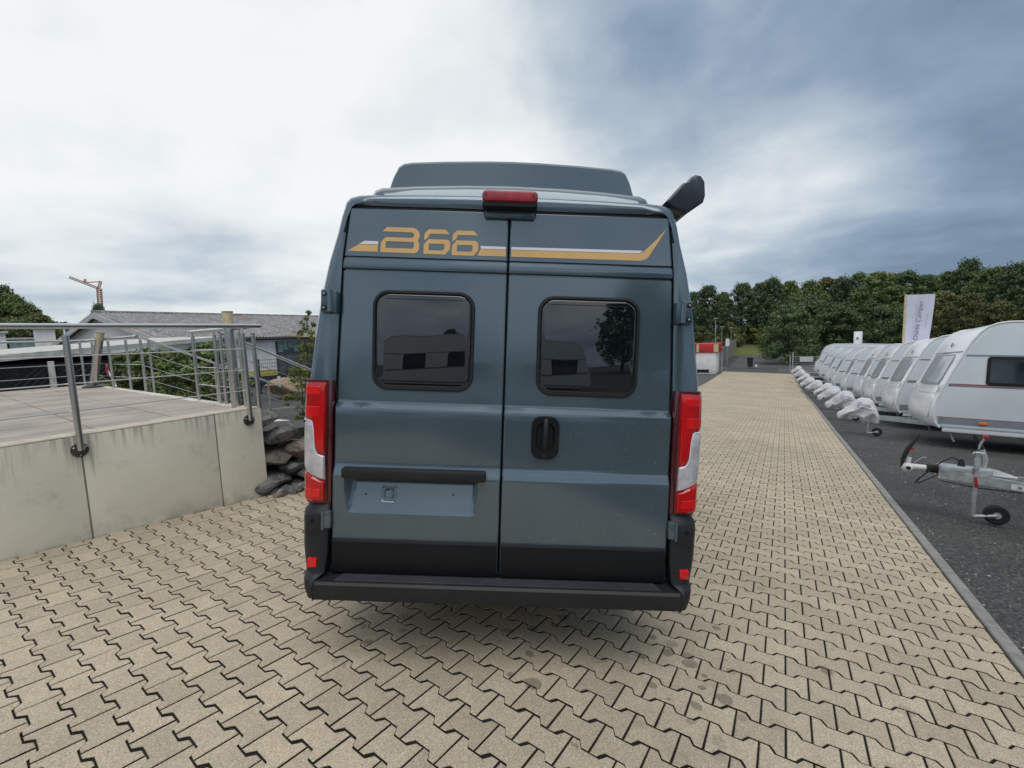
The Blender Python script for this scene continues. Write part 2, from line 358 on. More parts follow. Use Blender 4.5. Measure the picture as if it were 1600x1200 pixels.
def concrete_mat(name, streaks, col=(.46, .44, .38), col2=(.37, .36, .32)):
    m = mat(name, col, .85, c2=col2, vscale=1.6, bump=.35, bscale=60, bdist=.003, coords='Object'); t = m.node_tree; p = t.nodes['Principled BSDF']
    base = p.inputs['Base Color'].links[0].from_socket
    geo = t.nodes.new('ShaderNodeNewGeometry'); sp = t.nodes.new('ShaderNodeSeparateXYZ'); t.links.new(geo.outputs['Position'], sp.inputs[0])
    def mix(a, fac, c):
        x = t.nodes.new('ShaderNodeMixRGB'); t.links.new(fac, x.inputs[0]); t.links.new(a, x.inputs[1]); x.inputs[2].default_value = (*c, 1); return x.outputs[0]
    def N2(sc, stretch, rough=.6, det=6):
        mp = t.nodes.new('ShaderNodeMapping'); mp.inputs['Scale'].default_value = stretch; t.links.new(geo.outputs['Position'], mp.inputs[0])
        n = t.nodes.new('ShaderNodeTexNoise'); n.inputs['Scale'].default_value = sc; n.inputs['Detail'].default_value = det; n.inputs['Roughness'].default_value = rough; t.links.new(mp.outputs[0], n.inputs['Vector']); return n.outputs[0]
    def M2(op, a, b):
        n = t.nodes.new('ShaderNodeMath'); n.operation = op; n.use_clamp = True
        for i, v in enumerate((a, b)):
            if isinstance(v, (int, float)): n.inputs[i].default_value = v
            else: t.links.new(v, n.inputs[i])
        return n.outputs[0]
    def MR(a, f0, f1, t0=0, t1=1):
        n = t.nodes.new('ShaderNodeMapRange'); t.links.new(a, n.inputs[0])
        for i, v in zip((1, 2, 3, 4), (f0, f1, t0, t1)): n.inputs[i].default_value = v
        return n.outputs[0]
    c = base
    if streaks:
        drip = N2(24, (1, 1, .045)); reach = N2(3.2, (1, 1, .01))
        lim = MR(reach, .38, .64, .90, .48)                     # how far down each streak runs
        top = t.nodes.new('ShaderNodeMath'); top.operation = 'SUBTRACT'; t.links.new(sp.outputs[2], top.inputs[0]); t.links.new(lim, top.inputs[1])
        f = M2('MULTIPLY', MR(drip, .46, .58), MR(top.outputs[0], 0, .22)); f = M2('MULTIPLY', f, .60)
        c = mix(c, f, (.20, .165, .13))
        foot = M2('MULTIPLY', MR(N2(7, (1, 1, 1)), .42, .62), MR(sp.outputs[2], .16, -.02)); c = mix(c, M2('MULTIPLY', foot, .5), (.24, .25, .19))
    blot = M2('MULTIPLY', MR(N2(3.3, (1, 1, 1), .75, 9), .55, .72), .45); c = mix(c, blot, (.28, .265, .24))
    t.links.new(c, p.inputs['Base Color']); return m
M_['wallc'] = concrete_mat('wall_concrete', True, (.76, .71, .59), (.66, .62, .52)); M_['deckc'] = concrete_mat('deck_concrete', False, (.46, .40, .335), (.30, .265, .23))
M_['coping'] = mat('pale_coping', (.58, .50, .41), .85, var=.15, vscale=9, bump=.4, bscale=60)
M_['rock'] = mat('quarry_rock', (.24, .235, .225), .8, c2=(.055, .055, .06), vscale=9, bump=1, bscale=26, bdist=.035, detail=10)
M_['rock2'] = mat('brown_rock', (.27, .22, .18), .8, c2=(.10, .085, .075), vscale=5, bump=.9, bscale=14, bdist=.03, detail=10)
def roof_mat():
    m = mat('fibre_cement_roof', (.30, .29, .29), .9, c2=(.16, .155, .16), vscale=2.2, bump=.5, bscale=40, bdist=.01, detail=12)
    t = m.node_tree; p = t.nodes['Principled BSDF']; base = p.inputs['Base Color'].links[0].from_socket
    tc = t.nodes.new('ShaderNodeTexCoord'); n = t.nodes.new('ShaderNodeTexNoise'); n.inputs['Scale'].default_value = 6; n.inputs['Detail'].default_value = 10; n.inputs['Roughness'].default_value = .7; t.links.new(tc.outputs['Object'], n.inputs['Vector'])
    q = t.nodes.new('ShaderNodeMapRange'); t.links.new(n.outputs[0], q.inputs[0]); q.inputs[1].default_value = .54; q.inputs[2].default_value = .6
    x = t.nodes.new('ShaderNodeMixRGB'); t.links.new(q.outputs[0], x.inputs[0]); t.links.new(base, x.inputs[1]); x.inputs[2].default_value = (.42, .42, .41, 1)
    n2 = t.nodes.new('ShaderNodeTexNoise'); n2.inputs['Scale'].default_value = .5; t.links.new(tc.outputs['Object'], n2.inputs['Vector'])
    q2 = t.nodes.new('ShaderNodeMapRange'); t.links.new(n2.outputs[0], q2.inputs[0]); q2.inputs[1].default_value = .58; q2.inputs[2].default_value = .66; q2.inputs[4].default_value = .5
    y = t.nodes.new('ShaderNodeMixRGB'); t.links.new(q2.outputs[0], y.inputs[0]); t.links.new(x.outputs[0], y.inputs[1]); y.inputs[2].default_value = (.22, .13, .09, 1)
    t.links.new(y.outputs[0], p.inputs['Base Color']); return m
M_['roof'] = roof_mat()
def leaf_mat(name, a, b, warm=None):
    m = bpy.data.materials.new(name); m.use_nodes = True; t = m.node_tree; p = t.nodes['Principled BSDF']
    at_ = t.nodes.new('ShaderNodeAttribute'); at_.attribute_name = 'tone'; oi = t.nodes.new('ShaderNodeObjectInfo')
    r = t.nodes.new('ShaderNodeValToRGB'); t.links.new(at_.outputs['Fac'], r.inputs[0]); e = r.color_ramp.elements
    e[0].color = (*a, 1); e[1].color = (*b, 1); e[0].position = 0; e[1].position = .85
    if warm: q = e.new(.97); q.color = (*warm, 1)
    q = t.nodes.new('ShaderNodeMapRange'); t.links.new(oi.outputs['Random'], q.inputs[0]); q.inputs[3].default_value = .8; q.inputs[4].default_value = 1.2
    sc = t.nodes.new('ShaderNodeVectorMath'); sc.operation = 'SCALE'; t.links.new(r.outputs[0], sc.inputs[0]); t.links.new(q.outputs[0], sc.inputs[3])
    t.links.new(sc.outputs[0], p.inputs['Base Color']); p.inputs['Roughness'].default_value = .65; p.inputs['Specular IOR Level'].default_value = .25
    return m
M_['leaf_dark'] = leaf_mat('dark_leaves', (.052, .082, .042), (.13, .18, .075))
M_['leaf_mid'] = leaf_mat('mid_leaves', (.070, .108, .040), (.185, .235, .08))
M_['leaf_olive'] = leaf_mat('olive_leaves', (.080, .098, .036), (.17, .175, .065), (.21, .16, .06))
M_['leaf_yel'] = leaf_mat('yellowing_leaves', (.10, .13, .03), (.26, .28, .07), (.26, .18, .05))
M_['leaf_bush'] = leaf_mat('bush_leaves', (.06, .10, .03), (.20, .25, .09), (.20, .20, .08))

# ================================================================== ground
def hl(x, y):                                    # height of the ground over the lot plane
    Lv = (-2.67 + .0311 * x + .0789 * y) / .9964
    h = .5 * (Lv + math.sqrt(Lv * Lv + .16)) if Lv > -6 else 0.0
    if Lv < -.6: h *= sm(-1.6, -.6, Lv)
    h -= .30 * sm(-6.5, -14, x) * sm(3, 8, y)
    return h
def steps(lst):
    o = []
    for a, b, d in lst:
        n = max(1, round((b - a) / d)); o += [a + (b - a) * i / n for i in range(n)]
    return o + [lst[-1][1]]
KY = lambda y: 1.20 - .45 * sm(22, 50, y) * 1.0          # right edge of the lane
gx_ = steps([(-260, -60, 20), (-60, -14, 4), (-14, -4.6, 1.2), (-4.6, .6, 1.3), (.6, 1.25, .65), (1.25, 12, 1.5), (12, 60, 6), (60, 260, 20)])
gy_ = steps([(-60, -10, 8), (-10, 20, 2), (20, 60, 1.5), (60, 110, 5), (110, 420, 20)])
g = MB()
nx = len(gx_)
vs = [Vector((x, y, hl(x, y) - .022 - (.20 if -4.5 < x < 1.0 and -5 < y < 46.5 else 0))) for y in gy_ for x in gx_]
fs = [(j * nx + i, j * nx + i + 1, (j + 1) * nx + i + 1, (j + 1) * nx + i) for j in range(len(gy_) - 1) for i in range(nx - 1)]
g.add(vs, fs); gr = g.obj('gravel_ground', M_['gravel'], None, 60, False); struct(gr, lot=True)

# paving: base sheet under the joints
LX0, LX1, LY0, LY1 = -4.93, 1.20, -6.0, 47.5
g = MB(); ys = steps([(LY0, 18, 2), (18, LY1, .75)])
rings = [[Vector((LX0, y, hl(0, y) - .0085)), Vector((KY(y) - .01, y, hl(0, y) - .0085))] for y in ys]
g.loft(rings, False, False, False); pav = g.obj('paving', M_['soil'], None, 60, False); struct(pav, lot=True)
# the bone-shaped stone: 200 x 165 mm, waist 120 mm
PX, PY = .2, .1425
def stone_outline(x0=-1, x1=1):
    a = .0956; e0 = .0500; e1 = .0838
    top = [(-a, e1), (-.0655, e1 - .001), (-.0425, e0), (.0425, e0), (.0655, e1 - .001), (a, e1)]
    return [(x, y) for x, y in top] + [(x, -y) for x, y in reversed(top)]
OUT = stone_outline()
# the rows were laid by eye: their pitch varies a little over the yard and they drift towards the deck
def pitch(x, y): return .1500 + .008 * sm(3, 8, y) - (.006 * sm(0, -1.2, x) + .006 * sm(-1.2, -3, x)) * sm(5, 2.5, y) - .010 * sm(1.5, .6, y) * sm(-1.5, -2.8, x)
def row_table(x):
    yl, V, q = 2.554, 0.0, 0.0
    while q > x + 1e-6:
        d = -min(.05, q - x); V += (.075 * sm(.1, -1.0, q) + .55) * d / pitch(q, yl); q += d; yl += .55 * d
    k0 = round(V); t = {k0: yl + (k0 - V) * pitch(x, yl)}
    for k in range(k0 + 1, 340): t[k] = t[k - 1] + pitch(x, t[k - 1] + .07)
    for k in range(k0 - 1, -70, -1): t[k] = t[k + 1] - pitch(x, t[k + 1] - .07)
    return t
def rows_at(x):
    x = round(x, 3)
    if x not in ROWS: ROWS[x] = row_table(x)
    return ROWS[x]
ROWS = {}
def stone_geo(o, c, dz=0, tx=0, ty=0, keep=None, sy=1, sh=0):
    vs = []; k = len(OUT)
    for s, z in ((.965, 0), (1.0, -.003), (1.0, -.009)):
        for x, y in OUT:
            if keep: x = max(keep[0], min(keep[1], x))
            px, py = x * (s if s == 1 else 1 - .0035 / .0965), y * (s if s == 1 else 1 - .0035 / .08)
            vs.append((c[0] + px, c[1] + py * sy + px * sh, c[2] + z + dz + tx * px + ty * py))
    fs = [tuple(range(k))[::-1]] + [(a, (a + 1) % k, k + (a + 1) % k, k + a) for a in range(k)] + [(k + a, k + (a + 1) % k, 2 * k + (a + 1) % k, 2 * k + a) for a in range(k)]
    return vs, fs
VX, VY = 0.0, 0.0
cells = []
j0 = -58
rnd = random.Random(3)
for j in range(j0, 300):
    off = 0.0 if j % 2 == 0 else .1
    for i in range(-26, 8):
        xc = i * PX + off - .002
        T_ = rows_at(xc); yc = T_[j]
        if yc > LY1 or yc < LY0: continue
        lo, hi = LX0 - xc, KY(yc) - .006 - xc
        if hi < -.05 or lo > .05: continue
        keep = (max(-.0965, lo), min(.0965, hi)) if (lo > -.0965 or hi < .0965) else None
        c = Vector((xc, yc, hl(0, yc)))
        pc = A_.transposed() @ (c - Vector((0, 0, 1.62)))
        vis = 0
        if pc.z > .2:
            u, v_ = 800 + 710 * pc.x / pc.z, 600 + 710 * pc.y / pc.z
            hidden = 470 < u < 1095 and v_ < 945
            if -60 < u < 1660 and v_ < 1260 and not hidden: vis = 1 / pc.z
        cells.append((vis, c, keep, (T_[j + 1] - T_[j - 1]) / 2 / PY, (rows_at(xc + .1)[j] - rows_at(xc - .1)[j]) / .2))
cells.sort(key=lambda q: -q[0])
nind = 0; pm = None; far_v = []; far_f = []; far_t = []
for vis, c, keep, sy, sh in cells:
    dz = rnd.uniform(-.0012, .0012); tx = rnd.uniform(-.008, .008); ty = rnd.uniform(-.008, .008)
    ty += (hl(0, c.y + .1) - hl(0, c.y - .1)) / .2
    if vis and not keep and nind < 300:
        if pm is None:
            vs, fs = stone_geo(0, (0, 0, 0)); pm = bpy.data.meshes.new('paver'); pm.from_pydata(vs, [], [tuple(reversed(f)) for f in fs]); pm.materials.append(M_['paver']); pm.materials.append(M_['soil']); pm.polygons.foreach_set('material_index', [0] * 13 + [1] * 12)
        o = link('paver', pm, pav, (c.x, c.y, c.z + dz)); o.rotation_euler = (ty, -tx, math.atan(sh) + rnd.uniform(-.004, .004)); o.scale = (1, sy, 1); nind += 1
    else:
        vs, fs = stone_geo(0, c, dz, tx, ty, keep, sy, sh); b0 = len(far_v); far_v += vs; far_f += [tuple(q + b0 for q in reversed(f)) for f in fs]; far_t += [rnd.random()] * len(fs)
        assert len(fs) == 25
me = bpy.data.meshes.new('paver_field'); me.from_pydata(far_v, [], far_f); me.materials.append(M_['paver_s']); me.materials.append(M_['soil']); me.polygons.foreach_set('material_index', ([0] * 13 + [1] * 12) * (len(far_f) // 25))
a_ = me.attributes.new('tone', 'FLOAT', 'FACE'); a_.data.foreach_set('value', far_t)
pf = link('paver_field', me, pav); pf['kind'] = 'stuff'
# wall-side drainage strip and kerb on the right
kb = link('kerb', None); struct(kb, lot=True)
yk = -3.0; kk = 0
while yk < 48:
    y2 = min(yk + 1.0, 48); g = MB()
    yy = [yk + .003 + (y2 - yk - .006) * q / 3 for q in range(4)]
    g.loft([[Vector((KY(y), y, hl(0, y) - .15)), Vector((KY(y) + .002, y, hl(0, y) + .012)), Vector((KY(y) + .008, y, hl(0, y) + .018)), Vector((KY(y) + .074, y, hl(0, y) + .018)), Vector((KY(y) + .08, y, hl(0, y) + .012)), Vector((KY(y) + .082, y, hl(0, y) - .15))] for y in yy])
    g.obj('kerbstone', M_['kerb'], kb, 40); yk = y2
# loose pale pebbles in the gravel
g = MB(); rr = random.Random(11)
def pebble(g, x, y, z, s):
    vs = [(x + s * rr.uniform(.6, 1.2) * math.cos(t), y + s * rr.uniform(.6, 1.2) * math.sin(t), z) for t in (0, 1.3, 2.5, 3.8, 5.1)] + [(x + rr.uniform(-.3, .3) * s, y + rr.uniform(-.3, .3) * s, z + s * rr.uniform(.4, .9))]
    g.add(vs, [(0, 1, 5), (1, 2, 5), (2, 3, 5), (3, 4, 5), (4, 0, 5)], rr.choice((0, 0, 0, 0, 0, 0, 1)))
for k in range(14000):
    y = 2 + 18 * rr.random() ** 1.4; x = 1.3 + rr.random() * (1.2 + y * .5)
    pebble(g, x, y, hl(x, y) - .021, rr.uniform(.003, .010) * (1 + (rr.random() < .04) * .8))
for k in range(7000):
    y = rr.uniform(4.4, 13); x = -5.4 - rr.random() * 9
    pebble(g, x, y, hl(x, y) - .021, rr.uniform(.006, .016))
M_['peb'] = mat('grey_pebbles', (.11, .108, .10), .8, c2=(.055, .055, .055), vscale=30); M_['peb2'] = mat('pale_pebbles', (.58, .57, .54), .8, c2=(.34, .33, .32), vscale=20)
pb = g.obj('pebbles', [M_['peb'], M_['peb2']], None, None, False); struct(pb, 'stuff', True)

g = MB()
for k in range(1500):
    x = 1.17 - abs(rr.gauss(0, .33)); y = 2.3 + 9 * rr.random() ** 1.3; pebble(g, x, y, hl(x, y), rr.uniform(.0012, .0032))
for k in range(500):
    x = -4.9 + abs(rr.gauss(0, .5)); y = .8 + 3 * rr.random(); pebble(g, x, y, hl(x, y), rr.uniform(.001, .0035))
g.mi = [1] * len(g.mi); g = g.obj('stone_chips', [M_['peb'], M_['peb2']], pav, None, False); g['kind'] = 'stuff'
# asphalt beyond the gate
def sheet(name, pts, mtl, lift=.0, n=8):
    (a, b, c, d) = [Vector(p) for p in pts]; g = MB(); rings = []
    for i in range(n + 1):
        l = a.lerp(d, i / n); r2 = b.lerp(c, i / n); rings.append([Vector((*(l.lerp(r2, k / n)).xy, 0)) for k in range(n + 1)])
    for r_ in rings:
        for q in r_: q.z = hl(q.x, q.y) + lift
    g.loft(rings, False, False, False); return struct(g.obj(name, mtl, None, 60, False), lot=True)
sheet('road', [(-60, 48.2, 0), (60, 48.2, 0), (60, 54.0, 0), (-60, 54.0, 0)], M_['road'], -.012)
sheet('car_park', [(-5, 54.3, 0), (14, 54.3, 0), (10, 78, 0), (-6, 78, 0)], M_['road'], -.008)
sheet('asphalt_apron', [(-9.2, 31, 0), (-4.96, 34, 0), (-4.96, 48, 0), (-9.2, 48, 0)], M_['road'], -.006)
g = MB(); g.box((-40, 54.02, 1.2), (40, 54.28, 1.52)); 
for q in range(len(g.v)):
    x, y, z = g.v[q]; g.v[q] = (x, y, hl(x, y) + (.10 if z > 1.4 else -.2))
struct(g.obj('road_kerb', M_['kerb'], None, 30), lot=True)
g = MB(); rings = []
for i in range(9):
    x = -30 + i * 12
    rings.append([Vector((x, 78, hl(x, 78) - .3)), Vector((x, 78.2, hl(x, 78) + .12)), Vector((x, 84, hl(x, 84) + .9)), Vector((x, 96, hl(x, 96) + 2.2)), Vector((x, 140, hl(x, 140) + 3))])
g.loft(rings, False, False, False); struct(g.obj('grass_bank', M_['grass'], None, 60, False), lot=True)

# ================================================================== trees
def crown_mesh(name, mtl, h, wd, nclump, nleaf, leaf, seed, base=.2, shape=1.0, droop=0):
    r_ = random.Random(seed); vs = []; fs = []; tone = []
    for c in range(nclump):
        t = r_.random() ** .8; zc = h * (base + (1 - base) * t)
        prof = math.sin(math.pi * min(1, (.16 + .84 * t) ** shape)) ** .6 if t < .97 else .25
        ang = r_.uniform(0, 2 * math.pi); rad = wd * prof * (r_.random() ** .45) * r_.uniform(.8, 1.08)
        cc = Vector((rad * math.cos(ang), rad * math.sin(ang), zc - droop * rad * .3)); cr_ = wd * r_.uniform(.09, .30) * (1 - .25 * t)
        tb = r_.uniform(.15, .85)
        for k in range(nleaf):
            d = Vector((r_.gauss(0, 1), r_.gauss(0, 1), r_.gauss(.25, .9))).normalized()
            p = cc + Vector((d.x * cr_, d.y * cr_, d.z * cr_ * .72)) * (r_.random() ** .35) * (1.0 if r_.random() < .8 else r_.uniform(1, 1.7))
            if p.z < .05: continue
            nrm = (d + Vector((r_.uniform(-.9, .9), r_.uniform(-.9, .9), r_.uniform(-.6, .9)))).normalized()
            u = nrm.orthogonal().normalized(); u.rotate(Matrix.Rotation(r_.uniform(0, 6.28), 3, nrm)); v2 = nrm.cross(u)
            s = leaf * r_.uniform(.6, 1.35); o = len(vs)
            vs += [p - u * s, p + v2 * s * .55, p + u * s, p - v2 * s * .55]; fs.append((o, o + 1, o + 2, o + 3)); tone.append(max(0, min(1, tb + r_.uniform(-.25, .25))))
    me = bpy.data.meshes.new(name); me.from_pydata([tuple(q) for q in vs], [], fs); me.materials.append(mtl)
    a = me.attributes.new('tone', 'FLOAT', 'FACE'); a.data.foreach_set('value', tone); return me
def trunk_mesh(h, r0, seed, limbs=7, spread=.3):
    r_ = random.Random(seed); g = MB(); top = h * .8
    pts = [Vector((r_.uniform(-.03, .03) * h * k / 6, r_.uniform(-.03, .03) * h * k / 6, top * k / 6 - (.4 if k == 0 else 0))) for k in range(7)]
    g.tube(pts, [r0 * (1.15 - k / 6.5) for k in range(7)], 7)
    for k in range(limbs):
        a = r_.uniform(0, 6.28); b = pts[2 + k % 4]; e = b + Vector((math.cos(a) * h * spread, math.sin(a) * h * spread, h * r_.uniform(.12, .3)))
        g.tube([b, b.lerp(e, .5) + Vector((0, 0, h * .02)), e], [r0 * .45, r0 * .28, r0 * .08], 5)
    return g.mesh('trunk', M_['bark'], 50)
KINDS = {}
for nm, (mk, h, wd, nc, nl, lf, sd_, bs, sh, trk) in {
    'oak': ('leaf_dark', 12, 4.6, 225, 62, 0.184, 1, .16, .9, .26), 'ash': ('leaf_mid', 12, 4.0, 210, 62, 0.184, 2, .14, .85, .22),
    'elm': ('leaf_olive', 12, 4.3, 210, 62, 0.184, 3, .12, .95, .22), 'oak2': ('leaf_dark', 12, 3.6, 195, 62, 0.175, 4, .10, 1.05, .24),
    'ash2': ('leaf_mid', 12, 5.0, 240, 62, 0.193, 5, .18, .8, .26), 'hazel': ('leaf_yel', 5, 3.0, 90, 80, .13, 6, .05, 1.0, .09),
    'willow': ('leaf_olive', 6, 3.4, 110, 80, .14, 8, .05, 1.0, .10), 'dense': ('leaf_dark', 9, 4.4, 180, 90, .15, 9, .03, .9, .25)}.items():
    KINDS[nm] = (crown_mesh('crown', M_[mk], h, wd, nc, nl, lf, sd_, bs, sh), trunk_mesh(h, trk, sd_), h)
def tree(kind, px, depth, top_px, label, group=None, xs=1.0, zg=None, name='tree'):
    cm, tm, h0 = KINDS[kind]; x, y = far(px, depth)
    r = px_ray(px, top_px); ztop = EYE.z + r.z / math.hypot(r.x, r.y) * depth
    if zg is None:
        pl_ = G.transposed() @ Vector((x, y, -2.6)); zg = (G @ Vector((pl_.x, pl_.y, hl(pl_.x, pl_.y)))).z
        zg += 1.6 * sm(80, 95, depth)
    s = (ztop - zg) / (h0 * 1.0)
    t = thing(name, label, 'tree', (x, y, zg), random.uniform(0, 6.28), group); t.scale = (s * xs, s * xs, s)
    link('crown', cm, t); link('trunk', tm, t); return t
FG = 'woodland trees behind the car park'
forest = [('oak2', 1085, 92, 458, 1.0), ('oak', 1105, 88, 450, .8), ('ash', 1130, 96, 458, .8), ('oak', 1158, 90, 446, .85), ('oak2', 1188, 95, 444, 1.0), ('oak', 1205, 90, 438, .8),
          ('ash', 1232, 92, 441, .8), ('ash2', 1262, 84, 443, .8), ('elm', 1288, 92, 436, .9), ('oak', 1314, 86, 437, .8), ('ash2', 1342, 94, 430, .8), ('ash', 1368, 84, 428, 1.0),
          ('elm', 1392, 92, 430, .9), ('oak2', 1412, 88, 427, 1.0), ('oak', 1440, 90, 434, .8), ('ash', 1462, 96, 432, .9), ('oak2', 1482, 92, 426, .9), ('oak', 1506, 90, 411, .75),
          ('ash2', 1532, 86, 425, .7), ('elm', 1556, 92, 420, .85), ('oak', 1582, 84, 417, .85), ('oak2', 1604, 90, 412, 1.0), ('ash', 1640, 88, 410, 1.0), ('oak', 1690, 86, 400, 1.0), ('oak', 1760, 84, 400, 1.0), ('ash2', 1850, 84, 390, 1.0)]
nmk = {'oak': 'dark broad tree', 'oak2': 'dark narrow tree', 'ash': 'mid green tree', 'ash2': 'mid green wide tree', 'elm': 'olive green tree'}
LB = ['just right of the van at the left end of the wood', 'second from the left end of the wood, close to the van', 'in the dip of the skyline above the red container', 'above the oval white sign, rounded top', 'behind the lamp posts, over the end of the car park',
      'highest of those above the black bin', 'right of the car park, set back behind the hedge', 'above the gate post, in front of the taller ones', 'over the farthest caravans, pale top', 'above the white notice board on the fence',
      'directly above the white pylon sign', 'just right of the white pylon sign', 'halfway between pylon sign and banner', 'touching the banner pole from behind', 'directly behind the white banner', 'just right of the banner, low top',
      'over the nose of the second caravan', 'tallest tip on the right-hand skyline', 'beside the tallest tip, bushy', 'above the roof of the nearest caravan in the row, pale', 'near the right edge with a dark crown', 'at the very right edge of the view',
      'beyond the right edge of the view', 'farther off beyond the right edge', 'well beyond the right edge', 'last of the wood on the right']
for (k, px, d, tp, xs), lb in zip(forest, LB): tree(k, px, d, tp, nmk[k] + ' ' + lb, FG, xs)
tree('dense', 1232, 60, 478, 'large dark dense tree leaning over the edge of the car park by the gate', None, 1.0, name='leaning_tree')
tree('dense', 1268, 66, 470, 'dark dense tree behind the wire fence at the far caravans', None, 1.0)
tree('dense', 1310, 64, 476, 'dark tree low behind the farthest caravan roofs', None, 1.0)
tree('dense', 1362, 66, 474, 'dark tree low behind the pylon sign', None, 1.1)
tree('dense', 1424, 64, 478, 'dark tree low behind the banner pole', None, 1.1)
tree('elm', 1470, 62, 458, 'olive green tree in front of the wood, right of the banner', 'olive trees in front of the wood', 1.0)
tree('elm', 1512, 60, 462, 'olive green tree in front of the wood, above the second caravan', 'olive trees in front of the wood', .9)
tree('elm', 1560, 60, 472, 'olive green tree above the roof of the nearest caravan in the row', 'olive trees in front of the wood', .9)
tree('elm', 1615, 60, 470, 'olive green tree at the right edge above the caravan roof', 'olive trees in front of the wood', .9)
tree('hazel', 1188, 90, 503, 'yellowing bushy tree on the grass bank behind the black bin', None, 1.5, name='yellow_tree')
tree('hazel', 1214, 84, 508, 'yellow-green shrubby tree beside the dark leaning tree', None, 1.2, name='yellow_tree')
tree('willow', 1142, 86, 505, 'pale grey-green small tree behind the oval white sign', None, .8, name='small_tree')
tree('willow', 1100, 84, 512, 'small grey-green tree behind the red container', None, 1.0, name='small_tree')
# left side, far
HG = 'trees on the hill at the left edge'
for i, (k, px, d, tp, xs) in enumerate([('oak', -70, 95, 446, 1.1), ('ash2', -28, 92, 452, .9), ('oak', 5, 95, 451, .8), ('ash', 27, 92, 462, .7), ('ash2', 46, 90, 478, .8), ('elm', 62, 88, 492, 1.0), ('elm', 78, 92, 503, 1.0), ('elm', 12, 80, 500, 1.3), ('oak2', 95, 120, 505, 1.2), ('ash', -10, 78, 497, 1.0)]):
    tree(k, px, d, tp, ['dark broad tree beyond the left edge of the view', 'wide green tree cut by the left edge', 'tallest dark tree at the left edge of the view', 'green tree stepping down right of the tallest one', 'wide green tree halfway down the hillside', 'olive tree low on the hillside', 'last olive tree at the foot of the hill beside the gable', 'olive tree in front of the tallest dark one', 'narrow dark tree showing behind the gable end', 'low green tree at the left edge just over the handrail'][i], HG, xs, zg=-2.0)
tree('oak', 158, 60, 479, 'treetop showing just above the ridge of the white gabled building', None, .45, zg=-1)
# ================================================================== van
DV = 2.36
f2_ = Vector((-.5123, .8588, 0)).normalized(); r2_ = Vector((.8588, .5123, 0)).normalized()
vloc = f2_ * DV + r2_ * (-.04)
van = thing('campervan', 'blue-grey high-roof campervan seen from behind with gold B66 stripe on the rear doors', 'campervan', vloc, math.atan2(r2_.y, r2_.x), lot=True)
PR = [(.40, .955), (.60, 1.0), (.85, 1.028), (1.10, 1.034), (1.35, 1.034), (1.50, 1.030), (1.70, 1.010), (1.90, .984), (2.10, .945), (2.25, .907), (2.34, .890), (2.385, .878), (2.42, .869), (2.446, .848), (2.460, .80), (2.467, .72), (2.475, .5), (2.480, .25)]
LEAN = [(1.37, 0), (2.06, .024), (2.39, .050), (2.5, .056)]
def body_ring(y, ins, wf=1.0, top=0, zlow=0):
    L_ = []
    for z, x in PR:
        zi = z - ins * max(0, min(1, (z - 2.3) / .15)) - top * max(0, (z - 1.2) / 1.27); xi = (x - ins) * wf
        L_.append(Vector((xi, y + interp(LEAN, z) * max(0, 1 - y / .5), max(zi, zlow))))
    return L_ + [Vector((-p.x, p.y, p.z)) for p in reversed(L_)]
XO = [(0, .884), (1.35, .886), (2.06, .868), (2.39, .842)]
def open_ring(y, e=0):
    L_ = []
    for z, x in PR:
        zi = min(z, 2.398) - e * max(0, min(1, (z - 2.3) / .1)); xo = interp(XO, zi) - e
        if z > 2.44: xo = min(xo, x * .98)
        L_.append(Vector((min(xo, x - .02), y + interp(LEAN, z), zi)))
    return L_ + [Vector((-p.x, p.y, p.z)) for p in reversed(L_)]
g = MB()
g.loft([open_ring(.075, .0), open_ring(.012), body_ring(.002, .045), body_ring(.010, .022), body_ring(.030, .008), body_ring(.075, .001), body_ring(.16, 0), body_ring(1.5, 0), body_ring(3.9, 0), body_ring(4.35, .01, .99, .06), body_ring(4.75, .03, .95, .50), body_ring(5.15, .04, .90, 1.02), body_ring(5.75, .06, .80, 1.32), body_ring(5.95, .1, .72, 1.45)], True, True)
g.obj('body', [M_['paint']], van, 40)
# dark sheet behind the doors, shade of the gaps put into its colour
g = MB(); g.loft([[Vector((x, yy + .006, z)) for x, yy, z in ((-.87, .056, .44), (.87, .056, .44), (.87, .056, 1.4), (.845, .104, 2.395), (-.845, .104, 2.395), (-.87, .056, 1.4))], [Vector((x, yy + .012, z)) for x, yy, z in ((-.87, .056, .44), (.87, .056, .44), (.87, .056, 1.4), (.845, .104, 2.395), (-.845, .104, 2.395), (-.87, .056, 1.4))]]); g.obj('door_gap_shade', M_['rubber'], van)
# roof panel and pop top
def roof_shell(prof, ylist, x_in, zbase):
    rings = []
    for y, ins, zt in ylist:
        top = [Vector((x * (1 - ins), y, zbase + (z - zbase) * zt)) for x, z in prof]
        rings.append(top + [Vector((-q.x, q.y, q.z)) for q in reversed(top) if q.x > 1e-6])
    return rings
g = MB()
g.loft(roof_shell([(.745, 2.40), (.742, 2.47), (.725, 2.500), (.69, 2.516), (.50, 2.533), (.25, 2.546), (0, 2.551)], [(.066, .10, .05), (.070, .06, .35), (.082, .03, .68), (.11, .008, .90), (.17, 0, 1), (3.2, 0, 1), (3.5, .05, .6), (3.7, .1, .1)], 0, 2.40))
g.obj('roof_panel', M_['paint'], van, 50)
g = MB()
g.loft(roof_shell([(.755, 2.50), (.748, 2.58), (.735, 2.64), (.715, 2.70), (.685, 2.758), (.655, 2.778), (.60, 2.787), (.39, 2.80), (.15, 2.809), (0, 2.811)], [(.42, .03, .03), (.432, .010, .93), (.445, .003, .98), (.47, 0, 1), (1.5, 0, 1), (3.0, .02, .85), (3.3, .06, .5)], 0, 2.50))
g.obj('pop_top_roof', M_['paint'], van, 24)
